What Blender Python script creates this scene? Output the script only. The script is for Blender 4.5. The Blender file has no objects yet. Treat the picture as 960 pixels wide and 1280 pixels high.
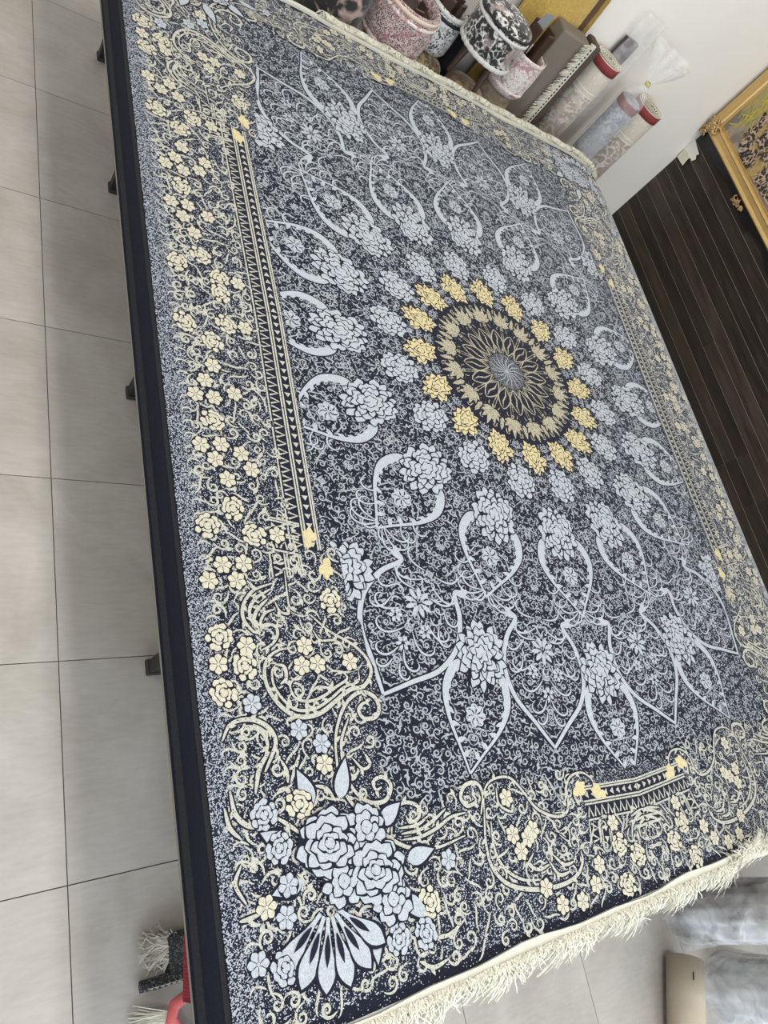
import bpy, math, random
import numpy as np
from mathutils import Matrix, Vector

# ------------------------------------------------------------------ camera, world, lights, exposure
scene = bpy.context.scene
COL = scene.collection
scene.view_settings.view_transform = 'Standard'
scene.view_settings.look = 'None'
scene.view_settings.gamma = 1.0
scene.view_settings.exposure = 0.0
scene.view_settings.use_curve_mapping = False

CAM_H = 2.245
cam_data = bpy.data.cameras.new('camera')
cam = bpy.data.objects.new('camera', cam_data)
COL.objects.link(cam)
_R = [[0.803518, -0.056871, -0.592558], [-0.201394, 0.910757, -0.360504], [0.560178, 0.409009, 0.720356]]
_m = Matrix(_R).to_4x4()
_m.translation = (0, 0, CAM_H)
cam.matrix_world = _m
cam_data.sensor_fit = 'VERTICAL'
cam_data.sensor_height = 24.0
cam_data.lens = 906.47 / 1280 * 24.0
cam_data.clip_start = 0.05
scene.camera = cam

world = bpy.data.worlds.new('shop_daylight')
scene.world = world
world.use_nodes = True
bg = world.node_tree.nodes['Background']
bg.inputs[0].default_value = (0.80, 0.90, 1.0, 1)
bg.inputs[1].default_value = 0.40

CEIL = 3.3
XW, YW = 4.78, 3.90          # plank wall, white back wall
PANELS = [(1.2, 2.2), (3.6, 2.6), (1.2, -0.6), (3.6, -0.4), (-1.4, 2.2), (-1.4, -0.6)]

def area(name, loc, rot, sx, sy, power, color):
    l = bpy.data.lights.new(name, 'AREA')
    l.shape = 'RECTANGLE'; l.size = sx; l.size_y = sy
    l.energy = power; l.color = color
    o = bpy.data.objects.new(name, l)
    COL.objects.link(o)
    o.location = loc; o.rotation_euler = rot
    return o
for i, (x, y) in enumerate(PANELS):
    area('panel_light', (x, y, CEIL - 0.035), (0, 0, 0), 0.56, 0.56, 29, (1.0, 0.95, 0.86))
# daylight through the shop front behind the photographer (opening in the near wall)
area('shopfront_daylight', (1.6, -3.6, 1.7), (math.radians(90), 0, 0), 5.0, 2.6, 215, (0.80, 0.90, 1.0))

# ------------------------------------------------------------------ helpers
random.seed(7)
rng = np.random.default_rng(7)

def tag(o, label=None, cat=None, group=None, kind=None):
    if label: o['label'] = label
    if cat: o['category'] = cat
    if group: o['group'] = group
    if kind: o['kind'] = kind
    return o

def empty(name, loc=(0, 0, 0), rz=0.0, parent=None):
    o = bpy.data.objects.new(name, None)
    o.empty_display_size = 0.1
    COL.objects.link(o)
    o.location = loc; o.rotation_euler = (0, 0, rz)
    if parent: o.parent = parent
    return o

def link(name, me, parent=None, loc=None, rot=None, scale=None):
    o = bpy.data.objects.new(name, me)
    COL.objects.link(o)
    if parent: o.parent = parent
    if loc is not None: o.location = loc
    if rot is not None: o.rotation_euler = rot
    if scale is not None: o.scale = scale
    return o

class MB:
    """collects faces and builds one mesh"""
    def __init__(s):
        s.v = []; s.f = []; s.m = []; s.n = 0
    def add(s, verts, faces, m=0):
        verts = np.asarray(verts, float)
        s.v.append(verts)
        n = s.n
        for f in faces: s.f.append(tuple(i + n for i in f))
        s.m.extend([m] * len(faces))
        s.n += len(verts)
        return s
    def box(s, c, d, m=0, rz=0.0):
        x, y, z = [k / 2 for k in d]
        v = np.array([(-x,-y,-z),(x,-y,-z),(x,y,-z),(-x,y,-z),(-x,-y,z),(x,-y,z),(x,y,z),(-x,y,z)])
        if rz:
            ca, sa = math.cos(rz), math.sin(rz)
            v = np.stack([v[:,0]*ca - v[:,1]*sa, v[:,0]*sa + v[:,1]*ca, v[:,2]], 1)
        return s.add(v + np.array(c), [(0,3,2,1),(4,5,6,7),(0,1,5,4),(1,2,6,5),(2,3,7,6),(3,0,4,7)], m)
    def lathe(s, prof, n=32, m=0, c=(0,0,0), wob=None):
        """prof: list of (r, z); closed if r==0 at ends"""
        v = []; f = []
        for j, (r, z) in enumerate(prof):
            for i in range(n):
                a = 2*math.pi*i/n
                k = wob(a, z) if wob else 1.0
                v.append((c[0] + r*k*math.cos(a), c[1] + r*k*math.sin(a), c[2] + z))
        for j in range(len(prof) - 1):
            for i in range(n):
                i2 = (i + 1) % n
                f.append((j*n + i, j*n + i2, (j+1)*n + i2, (j+1)*n + i))
        return s.add(v, f, m)
    def tube(s, pts, r, n=8, m=0):
        pts = [Vector(p) for p in pts]
        v = []; f = []
        up = Vector((0.13, 0.31, 0.94))
        for k, p in enumerate(pts):
            t = (pts[min(k+1, len(pts)-1)] - pts[max(k-1, 0)]).normalized()
            a = t.cross(up).normalized(); b = t.cross(a).normalized()
            rr = r[k] if isinstance(r, (list, tuple)) else r
            for i in range(n):
                w = 2*math.pi*i/n
                v.append(p + (a*math.cos(w) + b*math.sin(w))*rr)
        for k in range(len(pts)-1):
            for i in range(n):
                i2 = (i+1) % n
                f.append((k*n+i, k*n+i2, (k+1)*n+i2, (k+1)*n+i))
        f.append(tuple(range(n-1, -1, -1))); f.append(tuple((len(pts)-1)*n + i for i in range(n)))
        return s.add([tuple(x) for x in v], f, m)
    def mesh(s, name, mats, smooth=False):
        me = bpy.data.meshes.new(name)
        V = np.concatenate(s.v) if s.v else np.zeros((0, 3))
        me.from_pydata(V.tolist(), [], s.f)
        for m in (mats if isinstance(mats, (list, tuple)) else [mats]):
            me.materials.append(m)
        me.polygons.foreach_set('material_index', s.m)
        if smooth: me.polygons.foreach_set('use_smooth', [True]*len(s.f))
        me.update()
        return me
    def build(s, name, mats, parent=None, smooth=False, **kw):
        return link(name, s.mesh(name, mats, smooth), parent, **kw)

def bevel(o, w=0.004, seg=2):
    b = o.modifiers.new('bevel', 'BEVEL'); b.width = w; b.segments = seg; b.limit_method = 'ANGLE'
    return o

# ------------------------------------------------------------------ materials
def nodes_of(name):
    m = bpy.data.materials.new(name); m.use_nodes = True
    nt = m.node_tree
    return m, nt, nt.nodes['Principled BSDF']

def plain(name, col, rough=0.6, metal=0.0, sheen=0.0, noise=0.0, nscale=30.0, bump=0.0, bscale=200.0, spec=0.5):
    m, nt, p = nodes_of(name)
    p.inputs['Base Color'].default_value = (*col, 1)
    p.inputs['Roughness'].default_value = rough
    p.inputs['Metallic'].default_value = metal
    p.inputs['Specular IOR Level'].default_value = spec
    if sheen:
        p.inputs['Sheen Weight'].default_value = sheen
        p.inputs['Sheen Roughness'].default_value = 0.45
    tc = nt.nodes.new('ShaderNodeTexCoord')
    if noise:
        n = nt.nodes.new('ShaderNodeTexNoise'); n.inputs['Scale'].default_value = nscale; n.inputs['Detail'].default_value = 4
        nt.links.new(tc.outputs['Object'], n.inputs['Vector'])
        mx = nt.nodes.new('ShaderNodeMix'); mx.data_type = 'RGBA'
        mx.inputs[6].default_value = (*[c*(1-noise) for c in col], 1)
        mx.inputs[7].default_value = (*[min(1, c*(1+noise)) for c in col], 1)
        nt.links.new(n.outputs['Fac'], mx.inputs[0]); nt.links.new(mx.outputs[2], p.inputs['Base Color'])
    if bump:
        n = nt.nodes.new('ShaderNodeTexNoise'); n.inputs['Scale'].default_value = bscale; n.inputs['Detail'].default_value = 3
        nt.links.new(tc.outputs['Object'], n.inputs['Vector'])
        b = nt.nodes.new('ShaderNodeBump'); b.inputs['Strength'].default_value = bump; b.inputs['Distance'].default_value = 0.004
        nt.links.new(n.outputs['Fac'], b.inputs['Height']); nt.links.new(b.outputs['Normal'], p.inputs['Normal'])
    return m

SHEEN = 0.80
def yarn(name, col, dither_col=None, ratio=0.0, cell=400.0, sheen=SHEEN):
    """cut pile: knot-sized cells, a share of which take a second yarn"""
    m, nt, p = nodes_of(name)
    p.inputs['Roughness'].default_value = 0.85
    p.inputs['Specular IOR Level'].default_value = 0.25
    p.inputs['Sheen Weight'].default_value = sheen
    p.inputs['Sheen Roughness'].default_value = 0.22
    p.inputs['Sheen Tint'].default_value = (0.92, 0.96, 1.0, 1)
    geo = nt.nodes.new('ShaderNodeNewGeometry')
    mp = nt.nodes.new('ShaderNodeMapping'); mp.inputs['Scale'].default_value = (1, 1, 0)
    nt.links.new(geo.outputs['Position'], mp.inputs['Vector'])
    vo = nt.nodes.new('ShaderNodeTexVoronoi'); vo.inputs['Scale'].default_value = cell
    nt.links.new(mp.outputs['Vector'], vo.inputs['Vector'])
    sep = nt.nodes.new('ShaderNodeSeparateColor'); nt.links.new(vo.outputs['Color'], sep.inputs[0])
    # yarn tone varies a little from knot to knot
    tone = nt.nodes.new('ShaderNodeMix'); tone.data_type = 'RGBA'
    tone.inputs[6].default_value = (*[c*0.78 for c in col], 1); tone.inputs[7].default_value = (*[min(1, c*1.15) for c in col], 1)
    nt.links.new(sep.outputs[1], tone.inputs[0])
    out = tone.outputs[2]
    if dither_col is not None:
        lt = nt.nodes.new('ShaderNodeMath'); lt.operation = 'LESS_THAN'; lt.inputs[1].default_value = ratio
        nt.links.new(sep.outputs[0], lt.inputs[0])
        mx = nt.nodes.new('ShaderNodeMix'); mx.data_type = 'RGBA'
        mx.inputs[7].default_value = (*dither_col, 1)
        nt.links.new(out, mx.inputs[6]); nt.links.new(lt.outputs[0], mx.inputs[0])
        out = mx.outputs[2]
    nt.links.new(out, p.inputs['Base Color'])
    b = nt.nodes.new('ShaderNodeBump'); b.inputs['Strength'].default_value = 0.5; b.inputs['Distance'].default_value = 0.002
    nt.links.new(vo.outputs['Distance'], b.inputs['Height']); nt.links.new(b.outputs['Normal'], p.inputs['Normal'])
    return m

NAVY = (0.0075, 0.009, 0.022)
PALE = (0.43, 0.465, 0.515)
CREAM = (0.56, 0.53, 0.425)
GOLD = (0.60, 0.52, 0.30)
M = {}
M['navy'] = yarn('navy_pile', NAVY)
M['navy_band'] = yarn('navy_plain_pile', (0.003, 0.004, 0.011), sheen=0.02)
M['field'] = yarn('field_pile', NAVY, PALE, 0.035)
M['border'] = yarn('border_pile', NAVY, PALE, 0.17)
M['speckle'] = yarn('speckled_pile', NAVY, (.36, .39, .45), 0.40)
M['silver'] = yarn('silver_blue_pile', PALE)
M['line'] = yarn('silver_line_pile', (0.35, 0.38, 0.42), NAVY, 0.03)
M['cream'] = yarn('cream_pile', CREAM)
M['creamline'] = yarn('cream_line_pile', (0.48, 0.475, 0.42), NAVY, 0.04)
M['gold'] = yarn('gold_pile', GOLD)

def tile_mat():
    m, nt, p = nodes_of('porcelain_tile')
    geo = nt.nodes.new('ShaderNodeNewGeometry'); oi = nt.nodes.new('ShaderNodeObjectInfo')
    off = nt.nodes.new('ShaderNodeVectorMath'); off.operation = 'MULTIPLY_ADD'
    nt.links.new(oi.outputs['Random'], off.inputs[0]); off.inputs[1].default_value = (37, 51, 13)
    nt.links.new(geo.outputs['Position'], off.inputs[2])
    n1 = nt.nodes.new('ShaderNodeTexNoise'); n1.inputs['Scale'].default_value = 3.0; n1.inputs['Detail'].default_value = 8; n1.inputs['Roughness'].default_value = 0.62; n1.inputs['Distortion'].default_value = 0.8
    n2 = nt.nodes.new('ShaderNodeTexNoise'); n2.inputs['Scale'].default_value = 16.0; n2.inputs['Detail'].default_value = 6
    mp = nt.nodes.new('ShaderNodeMapping'); mp.inputs['Rotation'].default_value = (0, 0, 0.6); mp.inputs['Scale'].default_value = (1, 5, 1)
    nt.links.new(off.outputs[0], n1.inputs['Vector']); nt.links.new(off.outputs[0], mp.inputs['Vector']); nt.links.new(mp.outputs[0], n2.inputs['Vector'])
    ramp = nt.nodes.new('ShaderNodeValToRGB')
    ramp.color_ramp.elements[0].position = 0.3; ramp.color_ramp.elements[0].color = (0.355, 0.325, 0.29, 1)
    ramp.color_ramp.elements[1].position = 0.7; ramp.color_ramp.elements[1].color = (0.475, 0.445, 0.41, 1)
    nt.links.new(n1.outputs['Fac'], ramp.inputs[0])
    mx = nt.nodes.new('ShaderNodeMix'); mx.data_type = 'RGBA'; mx.blend_type = 'MULTIPLY'; mx.inputs[0].default_value = 0.22
    r2 = nt.nodes.new('ShaderNodeValToRGB')
    r2.color_ramp.elements[0].position = 0.35; r2.color_ramp.elements[0].color = (0.72, 0.70, 0.68, 1)
    r2.color_ramp.elements[1].position = 0.6; r2.color_ramp.elements[1].color = (1, 1, 1, 1)
    nt.links.new(n2.outputs['Fac'], r2.inputs[0])
    nt.links.new(ramp.outputs[0], mx.inputs[6]); nt.links.new(r2.outputs[0], mx.inputs[7])
    nt.links.new(mx.outputs[2], p.inputs['Base Color'])
    p.inputs['Roughness'].default_value = 0.42
    return m
M['tile'] = tile_mat()
M['grout'] = plain('grout', (0.16, 0.13, 0.115), 0.9)
M['plaster'] = plain('white_plaster', (0.76, 0.735, 0.69), 0.7, noise=0.03, nscale=4, bump=0.08, bscale=60)
M['ceiling'] = plain('ceiling_paint', (0.78, 0.77, 0.75), 0.8)

def plank_mat():
    m, nt, p = nodes_of('dark_wood_plank')
    oi = nt.nodes.new('ShaderNodeObjectInfo'); geo = nt.nodes.new('ShaderNodeNewGeometry')
    off = nt.nodes.new('ShaderNodeVectorMath'); off.operation = 'MULTIPLY_ADD'
    nt.links.new(oi.outputs['Random'], off.inputs[0]); off.inputs[1].default_value = (11, 23, 31); nt.links.new(geo.outputs['Position'], off.inputs[2])
    mp = nt.nodes.new('ShaderNodeMapping'); mp.inputs['Scale'].default_value = (10, 2.0, 22)
    nt.links.new(off.outputs[0], mp.inputs['Vector'])
    n = nt.nodes.new('ShaderNodeTexNoise'); n.inputs['Scale'].default_value = 1.6; n.inputs['Detail'].default_value = 8; n.inputs['Distortion'].default_value = 0.6
    nt.links.new(mp.outputs[0], n.inputs['Vector'])
    ramp = nt.nodes.new('ShaderNodeValToRGB')
    ramp.color_ramp.elements[0].position = 0.3; ramp.color_ramp.elements[0].color = (0.017, 0.0135, 0.010, 1)
    ramp.color_ramp.elements[1].position = 0.75; ramp.color_ramp.elements[1].color = (0.050, 0.037, 0.027, 1)
    nt.links.new(n.outputs['Fac'], ramp.inputs[0])
    hv = nt.nodes.new('ShaderNodeHueSaturation')
    mr = nt.nodes.new('ShaderNodeMapRange'); mr.inputs['To Min'].default_value = 0.65; mr.inputs['To Max'].default_value = 1.5
    nt.links.new(oi.outputs['Random'], mr.inputs['Value']); nt.links.new(mr.outputs[0], hv.inputs['Value'])
    nt.links.new(ramp.outputs[0], hv.inputs['Color']); nt.links.new(hv.outputs[0], p.inputs['Base Color'])
    p.inputs['Roughness'].default_value = 0.45
    p.inputs['Specular IOR Level'].default_value = 0.35
    return m
M['plank'] = plank_mat()
M['groove'] = plain('plank_groove', (0.30, 0.26, 0.21), 0.7)  # pale tone stands in for light caught on the plank edges
M['black_metal'] = plain('black_metal', (0.018, 0.018, 0.019), 0.45, metal=0.3)
M['rubber'] = plain('black_rubber', (0.02, 0.02, 0.02), 0.6)
M['board'] = plain('rack_board', (0.05, 0.042, 0.035), 0.8)
M['fringe'] = plain('cotton_fringe', (0.68, 0.655, 0.55), 0.9, sheen=0.2, noise=0.08, nscale=80)
M['tape'] = plain('white_tape', (0.60, 0.58, 0.50), 0.85, bump=0.3, bscale=500)
M['gold_frame'] = plain('gilded_frame', (0.62, 0.42, 0.17), 0.38, metal=0.6, noise=0.12, nscale=25)
M['gold_ornament'] = plain('gilded_ornament', (0.55, 0.38, 0.18), 0.4, metal=0.7, noise=0.35, nscale=60)
M['backing_shadow'] = plain('black_lacquer_and_shadow', (0.006, 0.005, 0.006), 0.35)
M['tape_cream'] = plain('masking_tape', (0.62, 0.60, 0.46), 0.7)
M['led'] = bpy.data.materials.new('led_diffuser'); M['led'].use_nodes = True
_p = M['led'].node_tree.nodes['Principled BSDF']; _p.inputs['Emission Color'].default_value = (1, .95, .86, 1); _p.inputs['Emission Strength'].default_value = 4.0
M['white_metal'] = plain('white_metal', (0.8, 0.8, 0.8), 0.4)

# ------------------------------------------------------------------ the room
TILE = 0.6
TX0, TY0 = 0.518, 2.960
floor = MB().box((1.6, 0.3, -0.02), (6.4, 7.3, 0.024)).build('floor', M['grout'])
tag(floor, kind='structure')
_t = MB(); w = TILE/2 - 0.0014
_t.box((0, 0, 0), (2*w, 2*w, 0.010))
tile_me = _t.mesh('tile', M['tile'])
for i in range(-3, 8):
    for j in range(-10, 3):
        cx, cy = TX0 + (i + 0.5)*TILE, TY0 + (j + 0.5)*TILE
        x0, x1, y0, y1 = cx - w, cx + w, cy - w, cy + w
        if x0 > XW or y0 > YW: continue
        o = link('tile', tile_me, floor, (cx, cy, -0.005))
        if x1 > XW - .012: o.scale.x = (XW - .012 - x0)/(2*w); o.location.x = (x0 + XW - .012)/2
        if y1 > YW: o.scale.y = (YW - y0)/(2*w); o.location.y = (y0 + YW)/2

wall_back = MB().box((1.6, YW + 0.06, CEIL/2), (6.52, 0.12, CEIL)).build('wall_back', M['plaster'])
tag(wall_back, kind='structure')
wall_right = MB().box((XW + 0.06, 0.3, CEIL/2), (0.12, 7.2, CEIL)).build('wall_right', M['groove'])
tag(wall_right, kind='structure')
ceiling = MB().box((1.6, 0.3, CEIL + 0.03), (6.5, 7.32, 0.06)).build('ceiling', M['ceiling'])
tag(ceiling, kind='structure')
# planks of the right wall
zs = [0.0, 0.028] + [0.117 + 0.0886*k for k in range(36)]
pl_cache = {}
for k in range(len(zs) - 1):
    z0, z1 = zs[k] + 0.0018, min(zs[k+1], CEIL) - 0.0018
    if z1 - z0 < 0.01: continue
    j1 = 1.615 if k % 2 == 1 else 1.27
    cuts = [YW - 0.004] + ([1.615, 1.275, -1.1] if k < 4 else [[2.45, 0.3, -1.6], [1.275, -0.9], [3.0, 1.0, -1.3], [1.9, -0.4]][k % 4]) + [-3.3]
    for a, b in zip(cuts[:-1], cuts[1:]):
        ln = a - b - 0.0014
        o = MB().box((0, 0, 0), (0.002, ln, z1 - z0)).build('plank', M['plank'], wall_right, loc=(XW - 0.001, (a+b)/2, (z0+z1)/2))
for i, (x, y) in enumerate(PANELS):
    t = empty('ceiling_light', (x, y, CEIL))
    tag(t, 'square white LED panel light fixed to the ceiling', 'light', 'ceiling panel lights')
    MB().box((0, 0.295, -0.012), (0.60, 0.01, 0.024)).box((0, -0.295, -0.012), (0.60, 0.01, 0.024)).box((0.295, 0, -0.012), (0.01, 0.58, 0.024)).box((-0.295, 0, -0.012), (0.01, 0.58, 0.024)).build('frame', M['white_metal'], t)
    MB().box((0, 0, -0.01), (0.58, 0.58, 0.012)).build('diffuser', M['led'], t)

# ------------------------------------------------------------------ the big rug: pattern
RX, RY, RZ = 2.205, 1.545, 0.565        # centre of the medallion, top of the pile
XL, XR = -1.575, 1.575                  # rug edges about that centre
YN, YF = -1.985, 1.845
ASP = 0.88                              # the medallion is slightly oval

def sstep(t): t = np.clip(t, 0, 1); return t*t*(3 - 2*t)
def zdef(x, y):
    """how the rug lies: flat on the rack, edges falling away"""
    x = np.asarray(x, float); y = np.asarray(y, float)
    z = -0.030*np.clip((-1.515 - x)/0.06, 0, 1)**2
    z = z - 1.3*np.clip(x - 1.36, 0, None)**2
    d = np.clip((x - 1.25) + (y - 1.55) - 0.30, 0, None)
    z = z - 0.55*d**2
    return z
def yfar(y):
    y = np.asarray(y, float)
    return np.where(y > 1.60, 1.60 + (y - 1.60)*0.62, y)

def catmull(pts, per=6, closed=False):
    P = np.asarray(pts, float)
    if closed: P = np.vstack([P[-1], P, P[0], P[1]])
    else: P = np.vstack([2*P[0]-P[1], P, 2*P[-1]-P[-2]])
    out = []
    t = np.linspace(0, 1, per, endpoint=False)[:, None]
    for i in range(1, len(P) - 2):
        a, b, c, d = P[i-1], P[i], P[i+1], P[i+2]
        out.append(0.5*((2*b) + (c-a)*t + (2*a-5*b+4*c-d)*t*t + (3*b-a-3*c+d)*t**3))
    out.append(P[-2][None])
    return np.vstack(out)

def ribbon(P, w):
    """flat strip along P (n,2); returns (2n,2) and quads"""
    P = np.asarray(P, float); n = len(P)
    T = np.gradient(P, axis=0); T /= np.maximum(np.hypot(T[:,0], T[:,1]), 1e-9)[:, None]
    N = np.stack([-T[:,1], T[:,0]], 1)
    w = np.broadcast_to(np.asarray(w, float), (n,))[:, None]/2
    V = np.empty((2*n, 2)); V[0::2] = P + N*w; V[1::2] = P - N*w
    return V, [(2*i, 2*i+1, 2*i+3, 2*i+2) for i in range(n-1)]

def taper(n, w, a=0.35, b=0.35, p=0.7):
    t = np.linspace(0, 1, n)
    return w*(a + (1-a)*np.sin(np.pi*np.clip(t, 0, .5))**p)*(b + (1-b)*np.sin(np.pi*np.clip(1-t, 0, .5))**p)

def spiral(p, ang, L, k0, k1, n=14):
    """curve whose curvature runs from k0 to k1: a curl"""
    s = np.linspace(0, L, n); ds = L/(n-1)
    th = ang + k0*s + (k1-k0)*s*s/(2*L)
    d = np.stack([np.cos(th), np.sin(th)], 1)*ds
    return np.vstack([p, np.asarray(p) + np.cumsum((d[:-1]+d[1:])/2, 0)])
def centred(P): return P - (P.min(0) + P.max(0))/2 + P[0]

class Flat:
    """2-D pattern pieces (verts, faces, material, height) that can be mirrored or turned"""
    def __init__(s): s.items = []
    def add(s, V, F, m, z):
        s.items.append((np.asarray(V, float), F, m, z + (len(s.items) % 13)*1.2e-5)); return s
    def stroke(s, P, w, m, z, dark=None, tp=True):
        P = np.asarray(P, float)
        ww = taper(len(P), w) if tp else np.full(len(P), w)
        V, F = ribbon(P, ww)
        if dark is not None:
            V2, F2 = ribbon(P, ww + dark); s.add(V2, F2, 'D', z - 0.0003)
        return s.add(V, F, m, z)
    def poly(s, P, m, z): return s.add(P, [tuple(range(len(P)))], m, z)

def petal(c, ang, L, W, pt=0.5, n=9, base=0.25):
    """leaf or petal outline from c outwards"""
    t = np.linspace(0, 1, n)
    half = W/2*(base*(1-t) + np.sin(np.pi*t**pt))*np.where(t > .999, 0.0, 1.0)
    half = np.maximum(half, 0)
    up = np.stack([t*L, half], 1); dn = np.stack([t[::-1]*L, -half[::-1]], 1)[1:]
    P = np.vstack([up, dn]); ca, sa = math.cos(ang), math.sin(ang)
    return P @ np.array([[ca, sa], [-sa, ca]]) + np.asarray(c)

def flat_mesh(name, flat, mats, xf=None, use_def=True, base=0.0):
    """mats: dict key->material"""
    keys = list(mats); mb = MB()
    for V, F, m, z in flat.items:
        if xf is not None: V = xf(V)
        zz = np.full(len(V), z + base)
        if use_def: zz = zz + zdef(V[:,0], V[:,1])
        mb.add(np.column_stack([V, zz]), F, keys.index(m))
    return mb.mesh(name, [mats[k] for k in keys])

def palmette(rad, rows, el=1.2, seed=0, ragged=0.12, pt=0.62, wid=1.0, z0=0.0012):
    """layered flower head, petals from the rim inwards, each with a dark outline"""
    r = random.Random(seed); f = Flat(); z = z0
    st = np.array([el, 1.0])
    rim = [(rad*1.04*math.cos(2*math.pi*i/18)*el, rad*1.0*math.sin(2*math.pi*i/18)) for i in range(18)]
    f.poly(np.array(rim)*0.93, 'D', z - 0.0003)
    for frac, n, ln in rows:
        for i in range(n):
            a = 2*math.pi*(i + 0.5*(n % 2))/n + r.uniform(-.16, .16)
            L = rad*ln*(1 + r.uniform(-ragged, ragged)); W = 2*math.pi*rad*(frac - .25*ln)/n*wid*r.uniform(.85, 1.15)
            u = np.array([math.cos(a), math.sin(a)]); c = u*rad*(frac - ln)
            f.items.append((petal(c - u*.12*L, a, L*1.22, W*1.04, pt, 10, .5)*st, [tuple(range(19))], 'D', z))
            f.items.append((petal(c, a, L, W*0.74, pt, 10, .35)*st, [tuple(range(19))], 'L', z + 0.0001))
            z += 2.5e-5
        z += 0.0002
    return f

PAL = {'L': M['silver'], 'D': M['navy']}
PALG = {'L': M['gold'], 'D': M['navy']}
PALC = {'L': M['cream'], 'D': M['navy']}

rug = empty('patterned_rug', (RX, RY, RZ))
tag(rug, 'large navy and silver floral medallion rug with white fringe spread over the rack', 'rug')

# --- pile ground of the whole rug, with thickness and falling edges
xs = np.concatenate([np.linspace(XL, -1.48, 9), np.linspace(-1.40, 1.30, 12), np.linspace(1.36, XR, 9)])
ys = np.concatenate([np.linspace(YN, 1.3, 14), np.linspace(1.36, YF, 12)])
def sheet(xs, ys, z_off, thick, name, mats, matf, parent, rim=0):
    nx, ny = len(xs), len(ys); X, Y = np.meshgrid(xs, ys)
    Z = zdef(X, Y) + z_off
    top = np.stack([X.ravel(), Y.ravel(), Z.ravel()], 1); bot = top - [0, 0, thick]
    mb = MB(); F = []; ms = []
    idx = lambda j, i: j*nx + i
    mb.v = [np.vstack([top, bot])]; mb.n = 2*nx*ny
    for j in range(ny-1):
        for i in range(nx-1):
            mb.f.append((idx(j,i), idx(j,i+1), idx(j+1,i+1), idx(j+1,i))); mb.m.append(matf((xs[i]+xs[i+1])/2, (ys[j]+ys[j+1])/2))
            k = nx*ny
            mb.f.append((idx(j,i)+k, idx(j+1,i)+k, idx(j+1,i+1)+k, idx(j,i+1)+k)); mb.m.append(rim)
    ring = [idx(0,i) for i in range(nx)] + [idx(j,nx-1) for j in range(1,ny)] + [idx(ny-1,i) for i in range(nx-2,-1,-1)] + [idx(j,0) for j in range(ny-2,0,-1)]
    for a, b in zip(ring, ring[1:] + ring[:1]):
        mb.f.append((b, a, a + nx*ny, b + nx*ny)); mb.m.append(rim)
    return mb.build(name, mats, parent)
M['backing'] = plain('rug_backing', (0.19, 0.18, 0.155), 0.9, bump=0.3, bscale=400)
pile = sheet(xs, ys, 0.0, 0.011, 'pile', [M['field'], M['navy_band'], M['navy_band'], M['backing']], lambda x, y: 1 if x < -1.515 or x > 1.53 else 0, rug, rim=2)
# selvedge: overcast edge cord along both long sides
for sx, nm in ((XL, 'selvedge'), (XR, 'selvedge')):
    pts = [(sx, y, float(zdef(sx, y)) - 0.012) for y in np.linspace(YN, YF, 24)]
    MB().tube(pts, 0.0034, 8).build(nm, M['backing'], rug, smooth=True)
# charcoal edge stripes beside the plain navy band
M['charcoal'] = yarn('charcoal_pile', (0.014, 0.015, 0.019), sheen=0.08)
for xa in (-1.520, -1.566):
    f = Flat()
    Yl = np.linspace(YN, YF, 20)
    V, F = ribbon(np.stack([np.full(20, xa), Yl], 1), 0.013); f.add(V, F, 'c', 0.0012)
    link('edge_stripe', flat_mesh('edge_stripe', f, {'c': M['charcoal']}), rug)

# --- border ground: a frame lying over the field, with its stepped and lobed inner edge (one quadrant, mirrored)
BZ = 0.0042
quad_in = [(-1.065, 0.0), (-1.075, -0.80), (-1.03, -0.86), (-1.03, -1.02), (-1.00, -1.07), (-1.0, -1.16), (-0.985, -1.20), (-0.985, -1.30), (-1.02, -1.36),
           (-1.04, -1.44), (-1.0, -1.56), (-0.93, -1.58), (-0.86, -1.60), (-0.79, -1.58), (-0.755, -1.545), (-0.69, -1.55), (-0.64, -1.55), (-0.577, -1.56), (-0.53, -1.61),
           (-0.49, -1.665), (-0.43, -1.70), (-0.385, -1.695), (-0.355, -1.66), (-0.345, -1.62), (-0.30, -1.585), (-0.25, -1.59), (-0.20, -1.615), (0.0, -1.615)]
def mir(P, sx, sy):
    P = np.asarray(P, float).copy(); P[:,0] *= sx; P[:,1] *= sy; return P
q = np.array(quad_in)
inner = np.vstack([q, mir(q, -1, 1)[::-1][1:], mir(q, -1, -1)[1:], mir(q, 1, -1)[::-1][1:-1]])
outer_out = inner.copy()
# project each inner point out to the border's outer rectangle
ox, oy = 1.455, 1.955
outp = []
for x, y in inner:
    k = min(ox/abs(x) if abs(x) > 1e-6 else 9, oy/abs(y) if abs(y) > 1e-6 else 9)
    outp.append((x*k, y*k))
outp = np.array(outp)
fb = Flat(); n = len(inner)
NR = 8
for a in range(NR):
    t0, t1 = a/NR, (a+1)/NR
    A = inner*(1-t0) + outp*t0; B = inner*(1-t1) + outp*t1
    fb.add(np.vstack([A, B]), [(i, (i+1) % n, n + (i+1) % n, n + i) for i in range(n)], 'g', BZ)
def far_xf(V): return np.stack([V[:,0], yfar(V[:,1])], 1)
link('border_ground', flat_mesh('border_ground', fb, {'g': M['border']}, far_xf), rug)
# speckled outer strip along the long sides, dark strip along the ends
for sgn, nm in ((-1, 'speckled_strip'), (1, 'speckled_strip')):
    f = Flat(); 
    for a, b in ((1.44, 1.475), (1.475, 1.513)):
        V, F = ribbon(np.stack([np.full(40, sgn*(a+b)/2), np.linspace(YN, YF, 40)], 1), b-a)
        f.add(V, F, 'c', 0.0048)
    link(nm, flat_mesh(nm, f, {'c': M['speckle']}), rug)

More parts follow.
